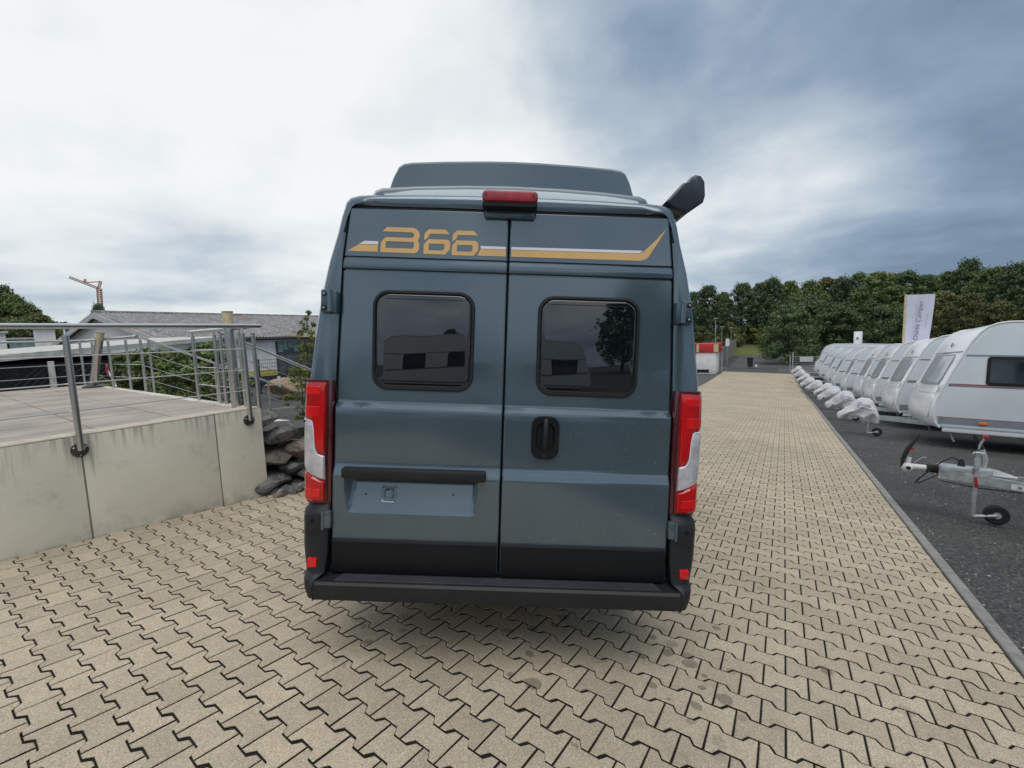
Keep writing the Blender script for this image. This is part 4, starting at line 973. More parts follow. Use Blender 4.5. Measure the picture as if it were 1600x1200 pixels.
# ------------------------------------------------------------------ rock wall
def rock_mesh(seed, dx, dy_, dz):
    r_ = random.Random(seed); bm = bmesh.new(); bmesh.ops.create_icosphere(bm, subdivisions=3, radius=1)
    off = Vector((r_.uniform(-50, 50), r_.uniform(-50, 50), r_.uniform(-50, 50)))
    planes = [(Vector((r_.gauss(0, 1), r_.gauss(0, 1), r_.gauss(0, 1))).normalized(), r_.uniform(.42, .78)) for _ in range(12)]
    for v in bm.verts:
        p = v.co.copy()
        for n_, d in planes:
            k = p.dot(n_)
            if k > d: p -= n_ * (k - d)
        p *= 1.12 + .12 * noise.noise(p * 2.6 + off) + .07 * noise.noise(p * 6 + off) - .10 * abs(noise.noise(p * 3.4 - off))
        v.co = Vector((p.x * dx, p.y * dy_, p.z * dz)) * 1.3
    me = bpy.data.meshes.new('boulder'); bm.to_mesh(me); bm.free(); me.polygons.foreach_set('use_smooth', [True] * len(me.polygons)); me.set_sharp_from_angle(angle=R(24)); return me
rw = thing('rock_wall', 'dry-stacked wall of dark quarry boulders beside the end of the concrete wall', 'rock wall', (-5.0, 3.3, 0))
rk = [  # px, py, half widths (across view y, z), x plane
    (413, 655, .16, .10, -5.05), (437, 677, .22, .125, -5.02), (466, 700, .20, .10, -5.0), (425, 714, .20, .085, -5.02), (460, 726, .16, .10, -5.06), (480, 735, .14, .10, -4.96),
    (424, 745, .18, .115, -4.99), (468, 752, .17, .12, -5.0), (490, 712, .20, .10, -5.0), (489, 690, .20, .10, -5.05), (425, 778, .17, .15, -4.93), (456, 772, .14, .11, -4.96), (484, 775, .16, .12, -4.95), (505, 750, .2, .2, -5.0), (452, 698, .17, .10, -5.2), (510, 700, .2, .2, -5.05)]
for i, (px, py, a, b, x) in enumerate(rk):
    # boulder heights come from where each sits in the wall
    p = at(px, py + (8 if py > 740 else 0), x=x); me = rock_mesh(100 + i, .17, a * 1.05, b * .88); me.materials.append(M_['rock2'] if i in (2, 3, 12) else M_['rock'])
    o = link('boulder', me, rw, p - rw.location); o.rotation_euler = (random.uniform(-.25, .25), random.uniform(-.2, .2), random.uniform(-.3, .3))
k = 0
for y in (3.9, 4.3, 4.7, 5.1, 5.5):
    for z in (-.15, .08, .3, .5, .66):
        me = rock_mesh(200 + k, .2, .23, .13); me.materials.append(M_['rock2'] if k % 4 == 0 else M_['rock']); o = link('boulder', me, rw, Vector((-5.05 - .1 * z, y + (k % 2) * .12, z - (y - 3.9) * .08)) - rw.location); o.rotation_euler = (random.uniform(-.3, .3), 0, random.uniform(-.3, .3)); k += 1
# small rubble at its foot
rs = random.Random(9)
for i in range(22):
    x = -4.86 + rs.uniform(-.02, .10); y = 3.02 + rs.random() * .9; me = rock_mesh(300 + i, .06, .07, .045); me.materials.append(rs.choice((M_['rock'], M_['rock2'], M_['rock2'], M_['peb2'])))
    lp = G @ Vector((x, y, .015)); link('rubble_stone', me, rw, lp - rw.location)
# earth behind the rocks
g = MB(); g.loft([[Vector((-5.2, y, -.6)), Vector((-5.2, y, .60 - .1 * (y - 3))), Vector((-6.3, y, .60 - .12 * (y - 3))), Vector((-6.38, y, -.6))] for y in (3.1, 4, 5, 5.8, 6.4)]); struct(g.obj('earth_bank', M_['gravel'], None, 40))

# ------------------------------------------------------------------ left background building
bx0, bx1, bxr = -40.0, -24.0, -32.0; by0, by1 = at(250, 530, x=-24).y, 34.0
ez = at(250, 530, x=-24).z; rz_ = at(145, 488, y=by0).z; bxr = at(145, 488, y=by0).x; bx0 = 2 * bxr - bx1
bz = -.85
bd = thing('white_hall', 'long low white building with corrugated grey roof and gable end behind the deck', 'building', (bx1, by0, bz))
def BL(g): g.v = [tuple(Vector(p) - bd.location) for p in g.v]; return g
g = MB(); g.loft([[Vector((bx1 - .35, y, bz)), Vector((bx1 - .35, y, ez - .08)), Vector((bxr, y, rz_ - .12)), Vector((bx0 + .35, y, ez - .08)), Vector((bx0 + .35, y, bz))] for y in (by0 + .35, by1)]); BL(g).obj('wall', M_['render_w'], bd, 20)
def corr_roof(xa, za, xb, zb):
    g = MB(); n = int((by1 - by0) / .06); rings = []
    for i in range(n + 1):
        y = by0 + (by1 - by0) * i / n; wv = .045 * math.sin(i * math.pi / 1.5)
        row = []
        for k in range(9):
            t = k / 8; st_ = .022 * (1 if k % 2 else 0); row.append(Vector((xa + (xb - xa) * t, y, za + (zb - za) * t + wv + .02 * ((k * .5) % 1))))
        rings.append(row)
    g.loft(rings, False, False, False); return BL(g).obj('roof_sheeting', M_['roof'], bd, 60, False)
corr_roof(bx1, ez, bxr, rz_); corr_roof(bx0, ez, bxr, rz_)
g = MB(); g.tube([(bxr, by0 - .05, rz_ + .02), (bxr, by1, rz_ + .02)], .09, 8); BL(g).obj('ridge_cap', M_['roof'], bd)
for xa in (bx1, bx0):
    g = MB(); dxs = (bxr - xa); L_ = []
    for y in (by0 - .06, by0 + .02):
        L_.append([Vector((xa, y, ez - .28)), Vector((xa, y, ez - .02)), Vector((bxr, y, rz_ - .02)), Vector((bxr, y, rz_ - .30))])
    g.loft(L_); BL(g).obj('barge_board', M_['fascia'], bd, 20)
g = MB(); g.tube([(bx1 - .02, by0, ez - .10), (bx1 - .02, by1, ez - .10)], .07, 8); BL(g).obj('rain_gutter', M_['dkmetal'], bd)
def wx(px, py): return at(px, py, x=bx1 - .33)
a = wx(430, 533); b = wx(434, 600)
g = MB(); g.box((bx1 - .36, a.y, bz + .1), (bx1 - .335, a.y + 9, a.z)); gw = BL(g).obj('window', M_['cglass'], bd)
for k in range(5):
    g = MB(); g.box((bx1 - .335, a.y + k * 2.2, bz + .1), (bx1 - .30, a.y + k * 2.2 + .07, a.z)); BL(g).obj('window_bar', M_['dkmetal'], gw)
M_['curtain'] = mat('pale_curtain', (.22, .33, .31), .8, var=.25, vscale=6)
for k in range(7):
    g = MB(); g.box((bx1 - .333, a.y + .12 + k * .32, a.z - .62 + .12 * (k % 3)), (bx1 - .318, a.y + .40 + k * .32, a.z - .06)); BL(g).obj('curtain', M_['curtain'], gw)
g = MB(); g.box((bx1 - .34, a.y - 3.2, wx(415, 586).z - .05), (bx1 - .30, a.y - .05, wx(415, 578).z)); BL(g).obj('yellow_plinth', M_['yellow'], bd)
g = MB(); g.box((bx1 - .34, a.y - 3.6, bz), (bx1 - .29, a.y - .02, wx(415, 586).z - .05)); BL(g).obj('dark_wall_band', M_['dkmetal'], bd)  # dark band along the wall foot below the yellow plinth
c0 = wx(456, 527); g = MB(); g.box((bx1 - .3, c0.y, c0.z - .02), (bx1 + .5, c0.y + 6, c0.z + .12)); BL(g).obj('door_canopy', M_['cream'], bd)
# open shed in front of the gable
cv = thing('open_shed', 'low open shed with pale roof edge and black netting in front of the gable', 'shed', (-17.2, 3, -.3))
p0, p1 = at(-120, 566, x=-17.0), at(345, 527, x=-17.0); p0b, p1b = at(0, 562, x=-17), at(345, 531, x=-17)
def CL(g): g.v = [tuple(Vector(p) - cv.location) for p in g.v]; return g
g = MB(); g.loft([[Vector((-17.0, p.y, p.z - (.16 if p is p0 else .10))), Vector((-17.0, p.y, p.z + .02)), Vector((-17.1, p.y, p.z + .04)), Vector((-22.5, p.y, p.z + .12)), Vector((-22.5, p.y, p.z - .1))] for p in (p0, p1)]); CL(g).obj('roof', M_['fascia'], cv, 30)
g = MB(); g.box((-22.3, p0.y, -.4), (-22.1, at(260, 531, x=-22).y, p0.z)); CL(g).obj('back_wall', M_['dark'], cv)  # near-black colour stands in for the shade under the shed roof
n0, n1 = at(-60, 600, x=-17.1).y, at(196, 600, x=-17.1).y
g = MB(); g.box((-17.14, n0, -.15), (-17.10, n1, 1.30)); CL(g).obj('netting', M_['dark'], cv)
for k in range(34):
    y = n0 + (n1 - n0) * k / 34
    for s in (1, -1): g = None
g = MB()
for k in range(-10, 40):
    for s in (1, -1):
        ya_, yb_ = n0 + k * .16, n0 + k * .16 + 1.45
        if s < 0: ya_, yb_ = yb_, ya_
        za_, zb_ = -.1, 1.28
        if min(ya_, yb_) < n0 or max(ya_, yb_) > n1: continue
        g.tube([(-17.09, ya_, za_), (-17.09, yb_, zb_)], .007, 4)
o = CL(g).obj('net_cord', M_['dkmetal'], cv, None); o['kind'] = 'stuff'
for y in (n0, (n0 + n1) / 2, n1, p1.y - .2):
    g = MB(); g.box((-17.08, y - .06, -.6), (-16.96, y + .06, p0.z - .12), .01); CL(g).obj('post', M_['fascia'], cv)
# stacked pallets / low kerb blocks under the netting
for k in range(9):
    y = n0 + .3 + k * .52; t = MB(); t.box((-.12, -.19, -.12), (.12, .19, .12), .015)
    o = t.obj('edging_block', M_['kerb'] if k % 2 else M_['dkmetal'], None); o.location = (-16.7, y, .0); tag(o, ['nearest', 'second', 'third', 'fourth', 'middle', 'sixth', 'seventh', 'last but one', 'farthest'][k] + (' grey' if k % 2 else ' dark') + ' block in the row along the foot of the netting', 'block', 'blocks in a row below the netting')
# far white sheds at the left
for nm, (px0, px1, t_, b_, d), lb in (('a', (52, 86, 514, 540, 58), 'small white shed between hillside and gable'), ('b', (-30, 8, 521, 560, 50), 'white box shed cut by the left edge above the handrail'), ('c', (12, 76, 530, 560, 64), 'low pale glasshouse left of the gable')):
    x0_, y0_ = far(px0, d); x1_, y1_ = far(px1, d); r = px_ray((px0 + px1) / 2, t_); zt = EYE.z + r.z / math.hypot(r.x, r.y) * d
    t = thing('shed', lb, 'shed', (x0_, y0_, -2)); v1 = Vector((x1_ - x0_, y1_ - y0_, 0)); v2 = Vector((-v1.y, v1.x, 0)).normalized() * 4; H_ = zt + 2
    g = MB(); g.loft([[Vector((0, 0, 0)), v1, v1 + v2, v2], [Vector((0, 0, H_)), v1 + Vector((0, 0, H_)), v1 + v2 + Vector((0, 0, H_)), v2 + Vector((0, 0, H_))]]); g.obj('wall', M_['render_w'] if nm != 'c' else M_['curtain'], t)
    g = MB(); e = v1.normalized() * .15; g.loft([[-e - v2 * .05 + Vector((0, 0, H_)), v1 + e - v2 * .05 + Vector((0, 0, H_)), v1 + v2 * 1.03 + Vector((0, 0, H_ + .02)), v2 * 1.03 + Vector((0, 0, H_ + .02))], [-e - v2 * .05 + Vector((0, 0, H_ + .15)), v1 + e - v2 * .05 + Vector((0, 0, H_ + .15)), v1 + v2 * 1.03 + Vector((0, 0, H_ + .17)), v2 * 1.03 + Vector((0, 0, H_ + .17))]]); g.obj('roof', M_['fascia'], t)
# wire mesh fence near the building
fx = -19.5
fm = thing('wire_fence', 'dark double-wire mesh fence in front of the white building', 'fence', (fx, at(405, 580, x=fx).y, -.6))
fy0 = fm.location.y; fzt = at(405, 561, x=fx).z; fzb = -.75
for k in range(4):
    g = MB(); y = fy0 + 2.5 * k; g.box((-.03, y - fy0 - .03, fzb + .6), (.03, y - fy0 + .03, fzt + .6), .004); g.obj('post', M_['dkmetal'], fm)
    if k == 3: break
    g = MB()
    for q in range(11): z = fzb + .6 + .05 + (fzt - fzb - .1) * q / 10; g.tube([(0, y - fy0, z), (0, y - fy0 + 2.5, z)], .008, 4)
    for q in range(1, 25): yy = y - fy0 + q * .1; g.tube([(0, yy, fzb + .62), (0, yy, fzt + .58)], .005, 4)
    g.obj('mesh_panel', M_['zinc'] if False else M_['dkmetal'], fm, None)
p = at(437, 605, x=-16.5); t_ = at(434, 588, x=-16.5)
g = MB(); g.box((-.04, -.04, 0), (.04, .04, t_.z - p.z), .005); o = g.obj('marker_post', M_['whiteplastic'], None); o.location = p; tag(o, 'short white marker post on the gravel behind the stair railing', 'post')
pz = at(452, 606, x=-17.5)
for i, (dx, dy2, s, lb) in enumerate(((0, 0, 1, 'larger heap of brown sand near the mesh fence'), (0, 2.0, .8, 'smaller heap of brown sand partly hidden by the van'))):
    me = rock_mesh(400 + i, .7 * s, .75 * s, .28 * s); me.materials.append(M_['sand']); o = link('sand_heap', me); o.location = (pz.x + dx, pz.y + dy2, pz.z + .05); tag(o, lb, 'sand heap')
a = at(408, 644, z=-.45); b = at(500, 634, z=-.55)
g = MB(); d = (b - a).normalized(); nn_ = Vector((-d.y, d.x, 0)) * .06
ga, gb_ = at(404, 643, z=-.3), at(520, 632, z=-.36)
g.loft([[q + n2_ for n2_ in (nn_ + Vector((0, 0, -.3)), nn_ + Vector((0, 0, .04)), -nn_ + Vector((0, 0, .04)), -nn_ + Vector((0, 0, -.3)))] for q in (ga, gb_)])
struct(g.obj('gravel_edging', M_['kerb'], None, 20))
# bushes behind the deck
bm1 = crown_mesh('foliage', M_['leaf_bush'], 2.0, 1.1, 60, 90, .055, 31, .05, .9); bm2 = crown_mesh('foliage', M_['leaf_bush'], 2.0, .8, 50, 90, .05, 32, .05, .7); stm = trunk_mesh(2.0, .035, 5, 9, .35)
bl_ = [(200, 556, -14, 1.0, 0), (222, 550, -13.5, 1.0, 1), (248, 552, -14.5, 1.1, 0), (275, 556, -13.6, 1.0, 1), (300, 548, -14.6, 1.0, 0), (322, 541, -14, .9, 0), (340, 541, -14.2, .8, 1), (262, 568, -12, 1.0, 1), (305, 572, -12.5, .9, 0)]
bn = ['at the left end of the hedge beside the netting', 'second from the left end of the hedge', 'left of the hedge middle, rounded', 'in the hedge middle, upright', 'right of the hedge middle', 'near the right end of the hedge, taller', 'at the right end of the hedge, behind the deck corner posts', 'low in front of the hedge on the left', 'low in front of the hedge on the right']
for (px, py, x, xs, kd), lb in zip(bl_, bn):
    tp = at(px, py, x=x); lpt = G.transposed() @ Vector((tp.x, tp.y, -.3)); zg = (G @ Vector((lpt.x, lpt.y, hl(lpt.x, lpt.y)))).z; s = (tp.z - zg) / 2.0
    t = thing('bush', 'green bush ' + lb, 'bush', (tp.x, tp.y, zg), random.uniform(0, 6), 'bushes behind the deck'); t.scale = (max(s, .45) * 1.1 * xs, max(s, .45) * 1.1 * xs, s); link('foliage', bm1 if kd == 0 else bm2, t); link('stem', stm, t)
bt_ = G @ Vector((26, -22, 0))
for (x, y, sc0, k, lb) in ((bt_.x, bt_.y, .95, 'oak', 'tree behind the viewer, mirrored in the right rear window'), (bt_.x - 5, bt_.y - 24, .8, 'ash', 'tree farther behind the viewer, mirrored beside the larger one')):
    cm, tm, h0 = KINDS[k]; t = thing('tree', lb, 'tree', (x, y, .3)); t.scale = (sc0,) * 3; link('crown', cm, t); link('trunk', tm, t)
KINDS['sapling'] = (crown_mesh('crown', M_['leaf_yel'], 4, .9, 46, 60, .05, 41, .12, .7), trunk_mesh(4, .05, 12, 8, .18), 4)
for px, py, x, lb, xs in ((474, 488, -9.6, 'slim young tree with pale green leaves at the left edge of the van', .8), (466, 556, -9.2, 'low leafy shrub beside the slim young tree', 1.1)):
    tp = at(px, py, x=x); cm, tm, h0 = KINDS['sapling']; zg = -.55; s = (tp.z - zg) / h0
    t = thing('young_tree', lb, 'tree', (tp.x, tp.y, zg)); t.scale = (s * xs, s * xs, s); link('crown', cm, t); link('trunk', tm, t)
# crane far behind
cb = far(158, 150); dcr = 150
def cz(px, py):
    r = px_ray(px, py); k = dcr / math.hypot(r.x, r.y); return EYE + r * k
cr_ = thing('tower_crane', 'orange tower crane far behind the gabled building', 'crane', (cb[0], cb[1], -3))
Lc = cr_.location
def lattice(g, a, b, w, n):
    a, b = Vector(a), Vector(b); d = (b - a).normalized(); u = d.orthogonal().normalized() * w; v = d.cross(u).normalized() * w
    cs = [u, v, -u, -v]
    for c in cs: g.tube([a + c, b + c], w * .22, 4)
    for i in range(n):
        for k in range(4): g.tube([a.lerp(b, i / n) + cs[k], a.lerp(b, (i + 1) / n) + cs[(k + 1) % 4]], w * .14, 4)
g = MB(); lattice(g, cz(158, 500) - Lc, cz(155, 451) - Lc, .5, 14); g.obj('mast', M_['craneorange'], cr_, None)
g = MB(); lattice(g, cz(155, 451) - Lc, cz(108, 433) - Lc, .28, 16); g.obj('jib', M_['craneorange'], cr_, None)
g = MB(); lattice(g, cz(154, 451) - Lc, cz(157.5, 439) - Lc, .28, 4); g.obj('tower_head', M_['craneorange'], cr_, None)
g = MB(); g.tube([cz(157.5, 440) - Lc, cz(131, 441.5) - Lc], .12, 4); g.tube([cz(133, 436) - Lc, cz(132.5, 442) - Lc], .25, 4); g.obj('stay', M_['craneorange'], cr_, None)

# ================================================================== caravans
CP = [(1.69, .43), (1.61, .55), (1.585, .70), (1.60, .90), (1.63, 1.06), (1.70, 1.28), (1.80, 1.56), (1.90, 1.82), (2.00, 2.08), (2.10, 2.31), (2.20, 2.48), (2.32, 2.615), (2.46, 2.69), (2.62, 2.725), (4.5, 2.755), (7.1, 2.73), (7.6, 2.66), (7.9, 2.45), (8.0, 2.0), (8.05, 1.2), (8.02, .60), (7.9, .43)]
ccx, ccz = 4.8, 1.6
def cring(y, e):
    L_ = []
    for x, z in CP:
        dx, dz = ccx - x, ccz - z; L_.append(Vector((x + max(-e, min(e, dx * .5)), y, z + max(-e, min(e, dz * .5)))))
    return L_
def noseat(z): 
    pts = [(z_, x_) for x_, z_ in CP[:14]]; return interp(pts, z)
def side_band(g, z0, z1, x0, x1, y):      # a strip on the near/far side
    s = -1 if y < 0 else 1
    g.loft([[Vector((x0a, y, z)), Vector((x0a, y + s * .004, z))] + [Vector((x1, y + s * .004, z)), Vector((x1, y, z))] for x0a, z in ((x0 if x0 else noseat(z0) + .05, z0), (x0 if x0 else noseat(z1) + .05, z1))])
def make_caravan(label, hitch=True):
    t = thing('caravan', label, 'caravan', (1.30, 0, 0), group='white caravans parked in a row on the gravel', lot=False)
    g = MB(); g.loft([cring(-1.15, .06), cring(-1.145, .025), cring(-1.12, .004), cring(-.6, 0), cring(.6, 0), cring(1.12, .004), cring(1.145, .025), cring(1.15, .06)], True, True)
    # front bulge
    for i, (x, y, z) in enumerate(g.v):
        if x < 2.3: g.v[i] = (x - .05 * (1 - (y / 1.15) ** 2), y, z)
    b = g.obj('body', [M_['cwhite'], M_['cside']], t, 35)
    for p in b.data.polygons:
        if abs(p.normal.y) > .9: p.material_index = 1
    for s in (-1, 1):
        g = MB(); g.tube([(x, s * 1.142, z) for x, z in CP[:18]], .020, 6); g.obj('edge_trim', M_['ctrim'], t, 50)
    # front window
    def nose_patch(z0, z1, w0, w1, out, mtl, name, par, rad=.0, thick=.01):
        g = MB(); rings = []
        n = 10
        for k in range(n + 1):
            z = z0 + (z1 - z0) * k / n; w_ = w0 + (w1 - w0) * k / n
            if rad: 
                e = min(z - z0, z1 - z); w_ -= max(0, rad - e) * .8 if e < rad else 0
            row = []
            for q in range(9):
                y = -w_ + 2 * w_ * q / 8; xx = noseat(z) - .05 * (1 - (y / 1.15) ** 2); row.append(Vector((xx - out, y, z)))
            rings.append(row + [Vector((r_.x + thick + out, r_.y, r_.z)) for r_ in reversed(row)])
        g.loft(rings); return g.obj(name, mtl, par, 40)
    fw_ = nose_patch(1.36, 2.05, .84, .80, .012, M_['cgrey'], 'front_window_frame', t, .10)
    nose_patch(1.40, 2.02, .80, .77, .018, M_['cglassw'], 'front_window', fw_, .09)
    nose_patch(2.09, 2.115, .98, .98, .008, M_['cgrey'], 'panel_seam', t)
    nose_patch(.62, 1.12, .85, .88, .014, M_['cwhite'], 'locker_lid', t, .10)
    nose_patch(1.17, 1.19, 1.0, 1.0, .008, M_['cside'], 'panel_seam', t)
    for s in (-1, 1):
        g = MB(); pts = []
        for k in range(13):
            a = 2 * math.pi * k / 12; z = 1.30 + .085 * math.sin(a); y = s * (1.02 + .05 * math.cos(a)); pts.append((noseat(z) - .045, y, z))
        g.tube(pts, .018, 6, False); g.obj('grab_handle', M_['ctrim'], t, 50)
    g = MB(); k_ = [(noseat(z) - .012 - .05, y, z) for y, z in ((-.20, 2.22), (-.08, 2.26), (-.02, 2.34), (-.14, 2.31))]; g.add(k_ + [(x - .006, y, z) for x, y, z in k_], [(0, 1, 2, 3), (4, 7, 6, 5), (0, 4, 5, 1), (1, 5, 6, 2), (2, 6, 7, 3), (3, 7, 4, 0)]); g.obj('badge', M_['print'], t)
    for s in (-1, 1):
        y = s * 1.1505
        g = MB(); side_band(g, 2.00, 2.035, None, 7.9, y); g.obj('grey_stripe', M_['cgrey'], t)
        g = MB(); side_band(g, 1.385, 1.405, None, 7.95, y); side_band(g, 1.345, 1.355, None, 7.95, y); g.obj('red_stripe', M_['cred'], t)
        g = MB(); side_band(g, 1.357, 1.383, None, 7.95, y); g.obj('grey_stripe', M_['cgrey'], t)
        g = MB(); side_band(g, .66, .675, None, 7.9, y); g.obj('red_stripe', M_['cred'], t)
        g = MB(); side_band(g, .52, .657, 1.66, 7.9, y); g.obj('grey_stripe', M_['cside' if False else 'cgrey'], t)
        for a0, b0 in ((2.36, 3.55), (4.4, 5.2), (6.2, 7.2)):
            ya, yb = sorted((s * 1.148, s * 1.170)); P = lambda w, h, r: [Vector((x, 0, z)) for x, z in rrect((a0 + b0) / 2, 1.70, w, h, r, 5)]
            W0, H0 = b0 - a0, .60
            def R_(w, h, r, y): return [Vector((q.x, y, q.z)) for q in P(w, h, r)]
            g = MB(); g.loft([R_(W0, H0, .06, s * 1.148), R_(W0, H0, .06, s * 1.168), R_(W0 - .10, H0 - .10, .03, s * 1.172), R_(W0 - .11, H0 - .11, .03, s * 1.160)], True, False); wf_ = g.obj('side_window_frame', M_['cgrey'] if False else M_['plastic'], t, 30)
            g = MB(); g.loft([R_(W0 - .108, H0 - .108, .03, s * 1.158), R_(W0 - .108, H0 - .108, .03, s * 1.163)]); g.obj('window_pane', M_['cglass'], wf_, 30)
            g = MB(); xm = a0 + W0 * .56; yy_ = sorted((s * 1.163, s * 1.169)); g.box((xm, yy_[0], 1.44), (xm + .03, yy_[1], 1.96)); g.obj('window_bar', M_['plastic'], wf_)
        g = MB(); yy_ = sorted((s * 1.15, s * 1.178)); g.box((2.30, yy_[0], .545), (2.44, yy_[1], .605), .012); g.obj('marker_lamp', M_['orange'], t)
        g = MB(); g.box((1.75, s * 1.10 - .03, .345), (7.9, s * 1.10 + .03, .435), .01); g.obj('skirt', M_['ctrim'], t)
        Mw = Matrix.Translation((5.2, s * 1.02, .30)) @ Matrix.Rotation(R(90), 4, 'X')
        g = MB(); g.lathe([(.17, -.09), (.28, -.09), (.30, -.06), (.30, .06), (.28, .09), (.17, .09)], 22, Mw); wh = g.obj('wheel', M_['rubber'], t, 30)
        g = MB(); g.lathe([(.02, -.07), (.17, -.075), (.175, .075), (.02, .07)], 16, Mw); g.obj('rim', M_['zinc'], wh, 30)
        # drawbar
        g = MB(); g.loft([[Vector((x, y + dy3, z)) for dy3, z in ((-.022, z0), (-.022, z0 + .095), (.022, z0 + .095), (.022, z0))] for x, y, z0 in ((.30, s * .045, .425), (.52, s * .06, .42), (2.6, s * .62, .36))]); g.obj('drawbar', M_['zinc'], t, 20)
        g = MB(); g.tube([(1.9, s * .9, .42), (2.0, s * .92, .12)], .022, 8); g.obj('corner_steady', M_['zinc'], t)
    g = MB(); g.box((1.9, -.9, .34), (7.7, .9, .43)); g.obj('chassis', M_['rubber'], t)
    # jockey wheel
    jw = MB(); jw.tube([(.60, -.095, .035 + .02), (.60, -.095, .78)], .019, 12); j = jw.obj('jockey_wheel', M_['zinc'], t, 40)
    g = MB(); g.tube([(.60, -.095, .055), (.78, -.135, .105)], .018, 6); g.obj('fork', M_['zinc'], j)
    Mw = Matrix.Translation((.78, -.095, .105)) @ Matrix.Rotation(R(90), 4, 'X')
    g = MB(); g.lathe([(.03, -.035), (.09, -.035), (.105, -.02), (.105, .02), (.09, .035), (.03, .035)], 22, Mw); wj = g.obj('wheel', M_['rubber'], j, 30)
    g = MB(); g.lathe([(.008, -.04), (.035, -.04), (.035, .04), (.008, .04)], 12, Mw); g.obj('hub', M_['zinc'], j, 30)
    return t, j
caravans = []
proto, jproto = make_caravan('nearest caravan of the row, showing its long side window and red stripes')
proto.location = (1.30, 14.48, 0); LOT.append(proto)
rowy = [18.13, 22.0, 25.6, 29.2, 32.8, 36.4, 40.0, 43.6]
ords = ['second caravan from the near end of the row, beside the banner', 'third caravan from the near end of the row', 'fourth caravan in the row with a dark seam on its front', 'fifth caravan, in the middle of the row', 'sixth caravan in the row, below the pylon sign', 'seventh caravan in the row with smooth pale nose', 'last but one caravan before the wire fence', 'farthest white caravan, at the fence by the gate']
near = copy_tree(proto); near.location = (1.28, 6.97, 0); near['label'] = 'caravan mostly outside the right edge, its bare silver hitch and jockey wheel in view'; LOT.append(near)
rcv = random.Random(4)
for y, lb in zip(rowy, ords):
    c = copy_tree(proto); c.location = (1.30 + rcv.uniform(-.06, .06) + (KY(y) - 1.2) * 1.1 - .35 * sm(22, 44, y), y, hl(2, y)); c['label'] = lb; c.scale = (1, 1, rcv.uniform(.975, 1.0)); c.rotation_euler = (0, 0, rcv.uniform(-.015, .015)); LOT.append(c); caravans.append(c)
# caravan copies added behind the viewer, standing in for vehicles mirrored in the windows
for x, y, rz0, lb in ((7.8, -6.2, 200, 'added caravan behind the viewer, standing in for a vehicle mirrored in the right rear window'), (.6, -13.5, 160, 'added caravan behind the viewer, standing in for a vehicle mirrored in the left rear window')):
    c = copy_tree(proto); c.location = (x, y, -.25); c.rotation_euler = (0, 0, R(rz0)); c['label'] = lb; c['group'] = 'caravans added behind the viewer for window reflections'; LOT.append(c)
# detailed hitch on the nearest drawbar (bare)
def nb(name, g, mt, sm_=40): return g.obj(name, M_[mt], near, sm_)
g = MB(); g.box((.30, -.075, .49), (.74, .075, .585), .018); hs = nb('overrun_housing', g, 'zinc')
g = MB(); g.loft([[Vector((x, y, z)) for y, z in ((-.06, .52), (-.045, zt), (.045, zt), (.06, .52))] for x, zt in ((.70, .59), (.80, .575), (.93, .53))]); nb('housing_tail', g, 'zinc')
g = MB(); g.tube([(.20 + k * .0125, 0, .515) for k in range(9)], [.040, .050] * 4 + [.040], 14); nb('bellows', g, 'rubber', 20)
g = MB(); g.tube([(.06, 0, .515), (.20, 0, .515)], .034, 14); nb('coupling_shaft', g, 'whiteplastic')
g = MB(); g.lathe([(.02, -.055), (.045, -.05), (.055, -.02), (.055, .015), (.045, .04), (.02, .055)], 18, Matrix.Translation((.035, 0, .50)) @ Matrix.Rotation(R(90), 4, 'X')); ch = nb('coupling_head', g, 'whiteplastic')
g = MB(); g.lathe([(.004, 0), (.022, 0), (.022, .010)], 14, Matrix.Translation((.035, -.052, .50)) @ Matrix.Rotation(R(90), 4, 'X')); g.obj('head_bolt', M_['rubber'], ch)
g = MB(); g.tube([(.035, 0, .53), (.045, 0, .62)], .024, 10); nb('coupling_neck', g, 'whiteplastic')
g = MB(); g.tube([(-.02, 0, .50), (-.01, 0, .60), (.025, 0, .72), (.06, 0, .78), (.10, 0, .86), (.12, 0, .90)], [.018, .030, .034, .026, .014, .012], 10, flat=.7); nb('stabiliser_handle', g, 'rubber')
g = MB(); g.box((.035, -.015, .705), (.075, .015, .745), .006); nb('handle_catch', g, 'redplastic')
g = MB(); g.tube([(.09, -.02, .565), (.16, -.02, .64), (.19, -.02, .64)], .004, 6); nb('safety_pin', g, 'zinc')
g = MB(); g.tube([(.60, -.095, .58), (.60, -.095, .70)], .026, 14); nb('jockey_clamp', g, 'zinc')
g = MB(); g.tube([(.60, -.095, .80), (.61, -.10, .86), (.64, -.11, .93)], .010, 8); nb('crank', g, 'zinc')
g = MB(); g.box((.618, -.135, .92), (.664, -.09, .962), .010); nb('crank_knob', g, 'redplastic')
g = MB(); g.tube([(.56, -.12, .765), (.64, -.13, .765)], .007, 6); g.tube([(.55, -.13, .745), (.56, -.12, .765)], .006, 6); nb('clamp_lever', g, 'zinc')
g = MB(); g.tube([(.585, -.135, .50), (.59, -.15, .42), (.60, -.14, .39)], [.012, .016, .018], 8); nb('clamp_handle', g, 'redplastic')
g = MB(); g.tube([(.69, .03, .58), (.70, .03, .68), (.66, .03, .80)], .020, 10); nb('brake_lever', g, 'zinc')
g = MB(); g.tube([(.665, .03, .79), (.60, .03, .93), (.585, .03, .95)], [.024, .021, .012], 10); nb('brake_grip', g, 'rubber')
g = MB(); g.tube([(.10, -.06, .33), (.13, -.09, .40), (.22, -.10, .52), (.32, -.09, .63), (.40, -.06, .675), (.46, -.03, .65), (.49, -.02, .60)], .008, 8); nb('electric_cable', g, 'rubber')
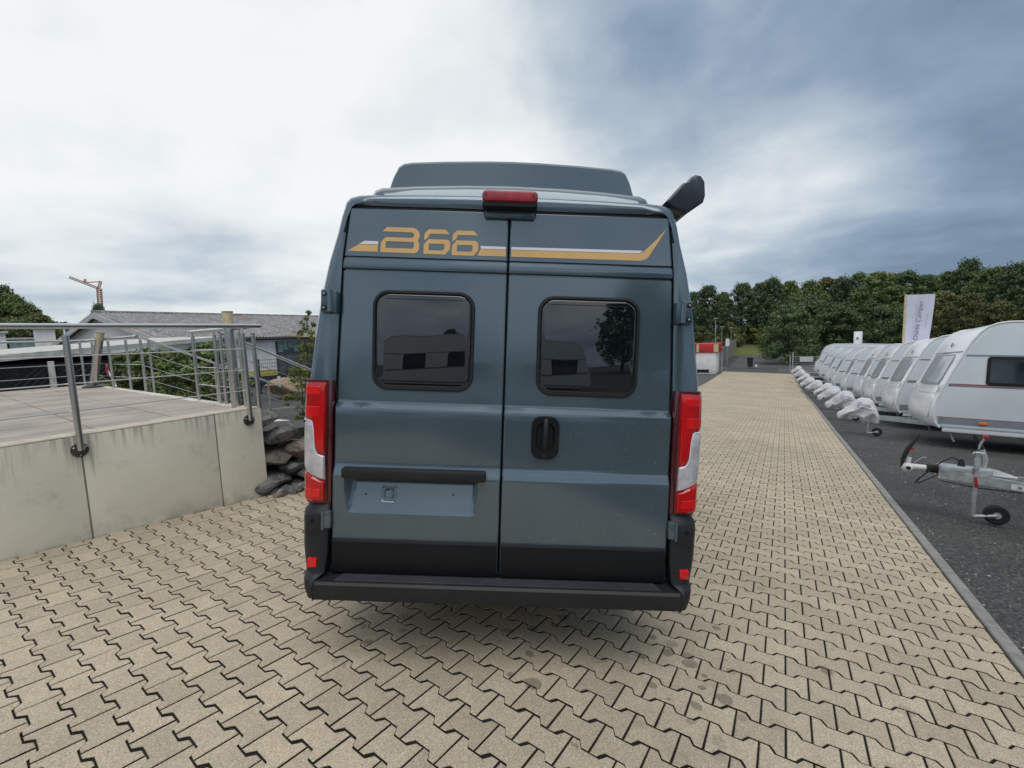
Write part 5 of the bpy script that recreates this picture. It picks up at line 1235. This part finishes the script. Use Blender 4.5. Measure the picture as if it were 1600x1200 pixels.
g = MB(); g.tube([(.30, -.06, .47), (.22, -.10, .42), (.14, -.10, .36), (.13, -.08, .34)], .006, 8); nb('breakaway_cable', g, 'rubber')
g = MB(); g.lathe([(.035, 0), (.03, .05), (.012, .09)], 10, Matrix.Translation((.49, -.02, .575))); nb('cable_boot', g, 'rubber')
g = MB(); g.tube([(.32, -.06, .40), (.6, -.07, .37), (.95, -.12, .38)], .006, 6); nb('brake_rod', g, 'rubber')
dYb = lambda x: -(.045 + (x - .3) * (.575 / 2.3)) - .0235
g = MB(); q_ = [(x, dYb(x) - .002, z) for x, z in ((.84, .425), (.96, .42), (.96, .475), (.84, .48))]; g.add(q_ + [(a, b + .002, c) for a, b, c in q_], [(0, 1, 2, 3), (7, 6, 5, 4), (0, 4, 5, 1), (1, 5, 6, 2), (2, 6, 7, 3), (3, 7, 4, 0)]); nb('sticker', g, 'whitefilm')
g = MB(); q_ = [(x, dYb(x) - .004, z) for x, z in ((.885, .437), (.915, .436), (.915, .462), (.885, .463))]; g.add(q_ + [(a, b + .001, c) for a, b, c in q_], [(0, 1, 2, 3), (7, 6, 5, 4), (0, 4, 5, 1), (1, 5, 6, 2), (2, 6, 7, 3), (3, 7, 4, 0)]); nb('sticker_print', g, 'cgrey')
# cloth covers over the other hitches
def cover_mesh(seed):
    r_ = random.Random(seed); g = MB(); rings = []
    top = [(0, .50), (.04, .555), (.12, .60), (.3, .74), (.48, .90), (.56, .945), (.74, .93), (.84, .86), (.93, .68), (1.0, .52)]
    bot = [(0, .43), (.04, .385), (.15, .37), (.3, .42), (.42, .44), (.52, .39), (.64, .31), (.78, .275), (.92, .28), (1.0, .34)]
    wd = [(0, .02), (.04, .055), (.25, .11), (.5, .20), (.78, .24), (.93, .22), (1.0, .13)]
    nX, nA = 46, 44
    for i in range(nX + 1):
        x = i / nX; zt, zb, w_ = interp(top, x), interp(bot, x), interp(wd, x); row = []
        for k in range(nA):
            t = -.5 * math.pi + 2 * math.pi * k / nA + math.pi; cs, sn = math.cos(t), math.sin(t)
            f = 1 - .45 * max(0, sn); y = w_ * (abs(cs) ** .6) * math.copysign(1, cs) * f; z = (zt + zb) / 2 + (zt - zb) / 2 * sn
            q = Vector((x * .86, y, z)); a = noise.noise(Vector((x * 4 + seed, y * 5, z * 6))) * .026 + math.sin(8 * x + 10 * z + seed) * .02 * (1 - abs(sn))
            pl_ = -abs(math.sin((z - .55 * x) * 11 + seed * 2)) ** .8 * (.030 + .03 * max(0, min(1, .5 - sn))) + .018
            row.append(q + Vector((0, math.copysign(1, cs) * (a + pl_) * min(1, w_ / .1), a * .5 * (1 if sn < .3 else .2) + (.035 * math.sin(x * 21 + seed * 3) if sn < -.55 else 0))))
        rings.append(row)
    g.loft(rings, True, True); return g.mesh('hitch_cover', M_['cloth'], 32)
cmesh = [cover_mesh(s) for s in (1, 2, 3)]
covl = ['pale cloth cover on the nearest covered hitch, printed letters on its side', 'pale cloth cover with printed letters, second from the front', 'slim wrinkled cloth cover, third from the front', 'cloth cover, fourth from the front, wide with a fold', 'cloth cover, fifth from the front', 'cloth cover, sixth from the front, in the middle distance', 'small cloth cover, seventh from the front', 'smallest cloth cover on the farthest hitches by the gate post', 'cloth cover farthest away beside the wire fence']
for i, (c, lb) in enumerate(zip([proto] + caravans, covl)):
    me = cmesh[(i * 2) % 3].copy() if i < 2 else cmesh[i % 3]
    bm = bmesh.new(); bm.from_mesh(me); bmesh.ops.recalc_face_normals(bm, faces=bm.faces[:]); bm.to_mesh(me); bm.free()
    o = link('hitch_cover', me); o.location = (c.location.x - .05, c.location.y, c.location.z); tag(o, lb, 'cover', 'cloth covers over the caravan hitches', True)
    if i < 2:
        for body, x, z in (('Ouide', .53, .76), ('Camper', .56, .675)):
            Mt = Matrix.Translation((x, -.5, z)) @ Matrix.Rotation(R(90), 4, 'X') @ Matrix.Rotation(R(-14), 4, 'Z')
            tx_ = text_obj('cover_lettering', body, .105, M_['print'], o, Mt, .0, 1.05)
            # wrap onto the cloth: nearest surface point of the cover
            from mathutils.bvhtree import BVHTree
            bv = BVHTree.FromPolygons([v.co for v in me.vertices], [tuple(p.vertices) for p in me.polygons])
            for v in tx_.data.vertices:
                hit = bv.ray_cast(Vector((v.co.x, -1, v.co.z)), Vector((0, 1, 0)))
                if hit[0]: v.co.y = hit[0].y - .005
# ------------------------------------------------------------------ banner, pylon
bp = far(1412, 22.0); rr_ = px_ray(1412, 461); zt = EYE.z + rr_.z / math.hypot(rr_.x, rr_.y) * 22; zg = -2.1
fl = thing('banner_flag', 'white upright banner with lettering on a pale pole behind the caravans', 'banner', (bp[0], bp[1], zg))
g = MB(); g.tube([(0, 0, 0), (0, 0, zt - zg + .02)], .035, 10); g.obj('pole', M_['cream'], fl, 40)
ud = Vector((W_.col[0].x, W_.col[0].y, 0)).normalized(); Hh = zt - zg
Wt = 1.02
g = MB(); rings = []
for k in range(21):
    z = Hh - 3.6 * k / 20; w_ = Wt * (1 - .10 * k / 20 - .55 * max(0, (k - 9) / 11) ** 2.2); row = []
    for q in range(9):
        s = .05 + (w_ - .05) * q / 8; off = .05 * math.sin(s * 5 + z * 1.3) * q / 8; row.append(ud * s + Vector((-ud.y, ud.x, 0)) * off + Vector((0, 0, z)))
    rings.append(row)
g.loft(rings, False, False, False); fc = g.obj('cloth', M_['flag'], fl, 60)
Rm = Matrix((ud, Vector((0, 0, 1)), ud.cross(Vector((0, 0, 1))))).transposed().to_4x4()
text_obj('banner_lettering', 'Ouide Camper', .235, M_['print'], fl, Matrix.Translation(ud * .43 + Vector((ud.y, -ud.x, 0)) * .09 + Vector((0, 0, Hh - .95))) @ Rm @ Matrix.Rotation(R(90 - 6), 4, 'Z'), .0)
text_obj('banner_small_lettering', 'Caravaning Center', .075, M_['cgrey'], fl, Matrix.Translation(ud * .70 + Vector((ud.y, -ud.x, 0)) * .11 + Vector((0, 0, Hh - .95))) @ Rm @ Matrix.Rotation(R(90 - 6), 4, 'Z'), .0)
px_, py_ = far(1341, 46); r = px_ray(1341, 518); zt = EYE.z + r.z / math.hypot(r.x, r.y) * 46
pt = thing('pylon_sign', 'narrow white pylon sign rising behind the caravan roofs', 'sign', (px_, py_, -2.6), math.atan2(ud.y, ud.x))
g = MB(); g.box((-.29, -.09, 0), (.29, .09, zt + 2.6), .02); g.obj('pylon_body', M_['cwhite'], pt)
g = MB(); g.box((-.22, -.095, zt + 2.6 - .65), (.0, -.091, zt + 2.6 - .45)); g.obj('pylon_mark', M_['cgrey'], pt)
g = MB(); g.box((.20, -.094, .5), (.285, -.091, zt + 2.55)); g.obj('pylon_edge_band', M_['cside'], pt)

# ------------------------------------------------------------------ gate, fence, far things
ZL = -2.67
def lotg(x, y): return G @ Vector((x, y, hl(x, y)))
def gpost(px, pyt, y, label, r=.05):
    p = at(px, 580, y=y); lp = G.transposed() @ p; b = lotg(lp.x, lp.y); t = at(px, pyt, y=y)
    g = MB(); g.tube([(0, 0, -.1), (0, 0, t.z - b.z)], r, 10); g.tube([(0, 0, t.z - b.z), (0, 0, t.z - b.z + .03)], r * 1.25, 10)
    o = g.obj('gate_post', M_['zinc'], None, 40); o.location = b; tag(o, label, 'post'); return b, t.z
bR, zR = gpost(1238.5, 551, 47.6, 'galvanised gate post at the right end of the lane, taller one')
gpost(1234.5, 555.5, 48.3, 'slimmer galvanised post just left of the right gate post', .045)
gpost(1128, 550, 47.8, 'galvanised gate post at the left end of the lane beside the container', .05)
fe = thing('mesh_fence', 'grey wire mesh fence running right from the gate behind the caravans', 'fence', bR); L0 = Vector(bR)
for k in range(9):
    b = lotg(.75 + .0 + 2.5 * (k + 1), 48.0) - L0; a = lotg(.75 + 2.5 * k, 48.0) - L0; H_ = zR - bR.z - .35
    g = MB(); g.tube([b, b + Vector((0, 0, H_))], .035, 8); g.obj('post', M_['zinc'], fe)
    g = MB()
    for q in range(8): z = Vector((0, 0, .08 + (H_ - .12) * q / 7)); g.tube([a + z, b + z], .012 if q in (0, 7) else .006, 4)
    for q in range(1, 26): p = a.lerp(b, q / 26); g.tube([p + Vector((0, 0, .08)), p + Vector((0, 0, H_ - .04))], .004, 4)
    g.obj('mesh_panel', M_['zinc'], fe, None)
g = MB(); a = lotg(1.2, 47.95); g.box((0, 0, 0), (1.0, .02, .45)); o = g.obj('notice_board', M_['whiteplastic'], None); o.location = (a.x, a.y, at(1255, 565, y=47.95).z); tag(o, 'white notice board hanging on the mesh fence by the gate', 'board')
# container with red box
xc, yc_ = at(1118, 580, y=48.4).x, 48.4
p = at(1118, 580, y=46.0); q = at(1096, 580, y=46.0); zb_ = lotg(p.x, 46.2).z
kb_ = thing('concrete_box', 'white-grey concrete cabin base under the red container at the lane end', 'cabin', (p.x, 46.0, zb_)); zt1 = at(1110, 551, y=46).z; zt2 = at(1110, 537, y=46).z; wl = p.x - q.x + 1.6
g = MB(); g.box((-wl, 0, 0), (0, 2.5, zt1 - zb_), .03); g.obj('base', M_['render_w'], kb_)
g = MB(); g.box((-wl * .62, -.02, .12), (-wl * .2, .01, .42)); g.obj('vent', M_['dark'], kb_)
rbx = thing('red_container', 'red container with pale corner strips standing on the concrete cabin base', 'container', (p.x + .25, 46.0, zt1 + .01))
g = MB(); g.box((-wl - .25, -.1, 0), (.0, 2.4, zt2 - zt1), .02); g.obj('body', M_['redsign'], rbx)
for a0, b0 in ((-.42, -.02), (-wl * .68, -wl * .60)):
    g = MB(); g.box((a0, -.125, .05), (b0, -.101, zt2 - zt1 - .05)); g.obj('reflective_strip', M_['cream'], rbx)
# concrete panel wall receding on the left of the car park
wv = thing('panel_wall', 'grey concrete panel wall running away beyond the gate', 'wall', (*at(1124, 575, z=ZL).xy, ZL)); L0 = Vector(wv.location)
A0 = at(1122, 573, z=ZL); A1 = at(1150, 551.5, z=ZL)
for k in range(10):
    a = A0.lerp(A1, k / 10); b = A0.lerp(A1, (k + 1) / 10); b = b + (a - b).normalized() * .06; nn_ = Vector((-(b - a).y, (b - a).x, 0)).normalized() * .12; ht = 1.9 + .5 * k / 10
    g = MB(); g.loft([[a - L0, a - L0 + nn_, a - L0 + nn_ + Vector((0, 0, ht)), a - L0 + Vector((0, 0, ht))], [b - L0, b - L0 + nn_, b - L0 + nn_ + Vector((0, 0, ht)), b - L0 + Vector((0, 0, ht))]]); g.obj('wall_panel', M_['concrete_fl'], wv, 20)
def pole(px, t_, b_, d, label, r=.05):
    x, y = far(px, d); rt_ = px_ray(px, t_); z = EYE.z + rt_.z / math.hypot(rt_.x, rt_.y) * d
    t = thing('lamp_post', label, 'lamp post', (x, y, ZL)); g = MB(); g.tube([(0, 0, 0), (0, 0, z - ZL)], [r, r * .6], 8); g.obj('mast', M_['zinc'], t)
    g = MB(); g.box((-.25, -.08, z - ZL), (.25, .08, z - ZL + .07), .02); g.obj('lamp_head', M_['zinc'], t)
pole(1118, 498, 0, 62, 'tallest thin lamp post above the red container'); pole(1128, 511, 0, 72, 'middle thin lamp post left of the oval sign'); pole(1142.5, 512, 0, 76, 'thin lamp post right of the oval sign'); pole(1150, 531, 0, 84, 'short thin post at the end of the panel wall', .09)
x, y = far(1137, 58); z = lambda py: EYE.z + px_ray(1137, py).z / math.hypot(px_ray(1137, py).x, px_ray(1137, py).y) * 58
sg = thing('oval_sign', 'upright oval white sign on a post beyond the gate', 'sign', (x, y, ZL), math.atan2(ud.y, ud.x))
g = MB(); g.loft([[Vector((a, yv, c)) for a, c in rrect(0, (z(529) + z(541)) / 2 - ZL, .42, z(529) - z(541), .2, 6)] for yv in (-.03, .03)]); g.obj('plate', M_['cwhite'], sg)
g = MB(); g.tube([(0, .05, 0), (0, .05, z(541) - ZL)], .035, 6); g.obj('post', M_['zinc'], sg)
x, y = far(1173, 53.5)
bn_ = thing('wheelie_bin', 'dark green wheelie bin standing alone on the far car park', 'bin', (x, y, ZL + .12))
g = MB(); g.loft([[Vector((a * s, b * s, z_)) for a, b in ((-.27, -.27), (.27, -.27), (.27, .27), (-.27, .27))] for s, z_ in ((.8, .04), (1, .95))]); M_['bin'] = mat('green_bin', (.015, .03, .022), .5, var=.2); g.obj('bin_body', M_['bin'], bn_, 20)
g = MB(); g.box((-.31, -.31, .95), (.31, .31, 1.02), .02); g.obj('lid', M_['bin'], bn_)
g = MB(); g.tube([(-.25, .27, .08), (.25, .27, .08)], .08, 10); g.obj('wheels', M_['rubber'], bn_)
g = MB(); g.lathe([(.1, 0), (.14, .06), (.12, .26), (.05, .30)], 12); o = g.obj('white_sack', M_['whiteplastic'], None); o.location = (x + .55, y - .1, ZL + .1); tag(o, 'small white sack standing right beside the wheelie bin', 'sack')

# ================================================================== put the lot things on the slope
bpy.context.view_layer.update()
for o in LOT: o.matrix_world = G4 @ o.matrix_basis
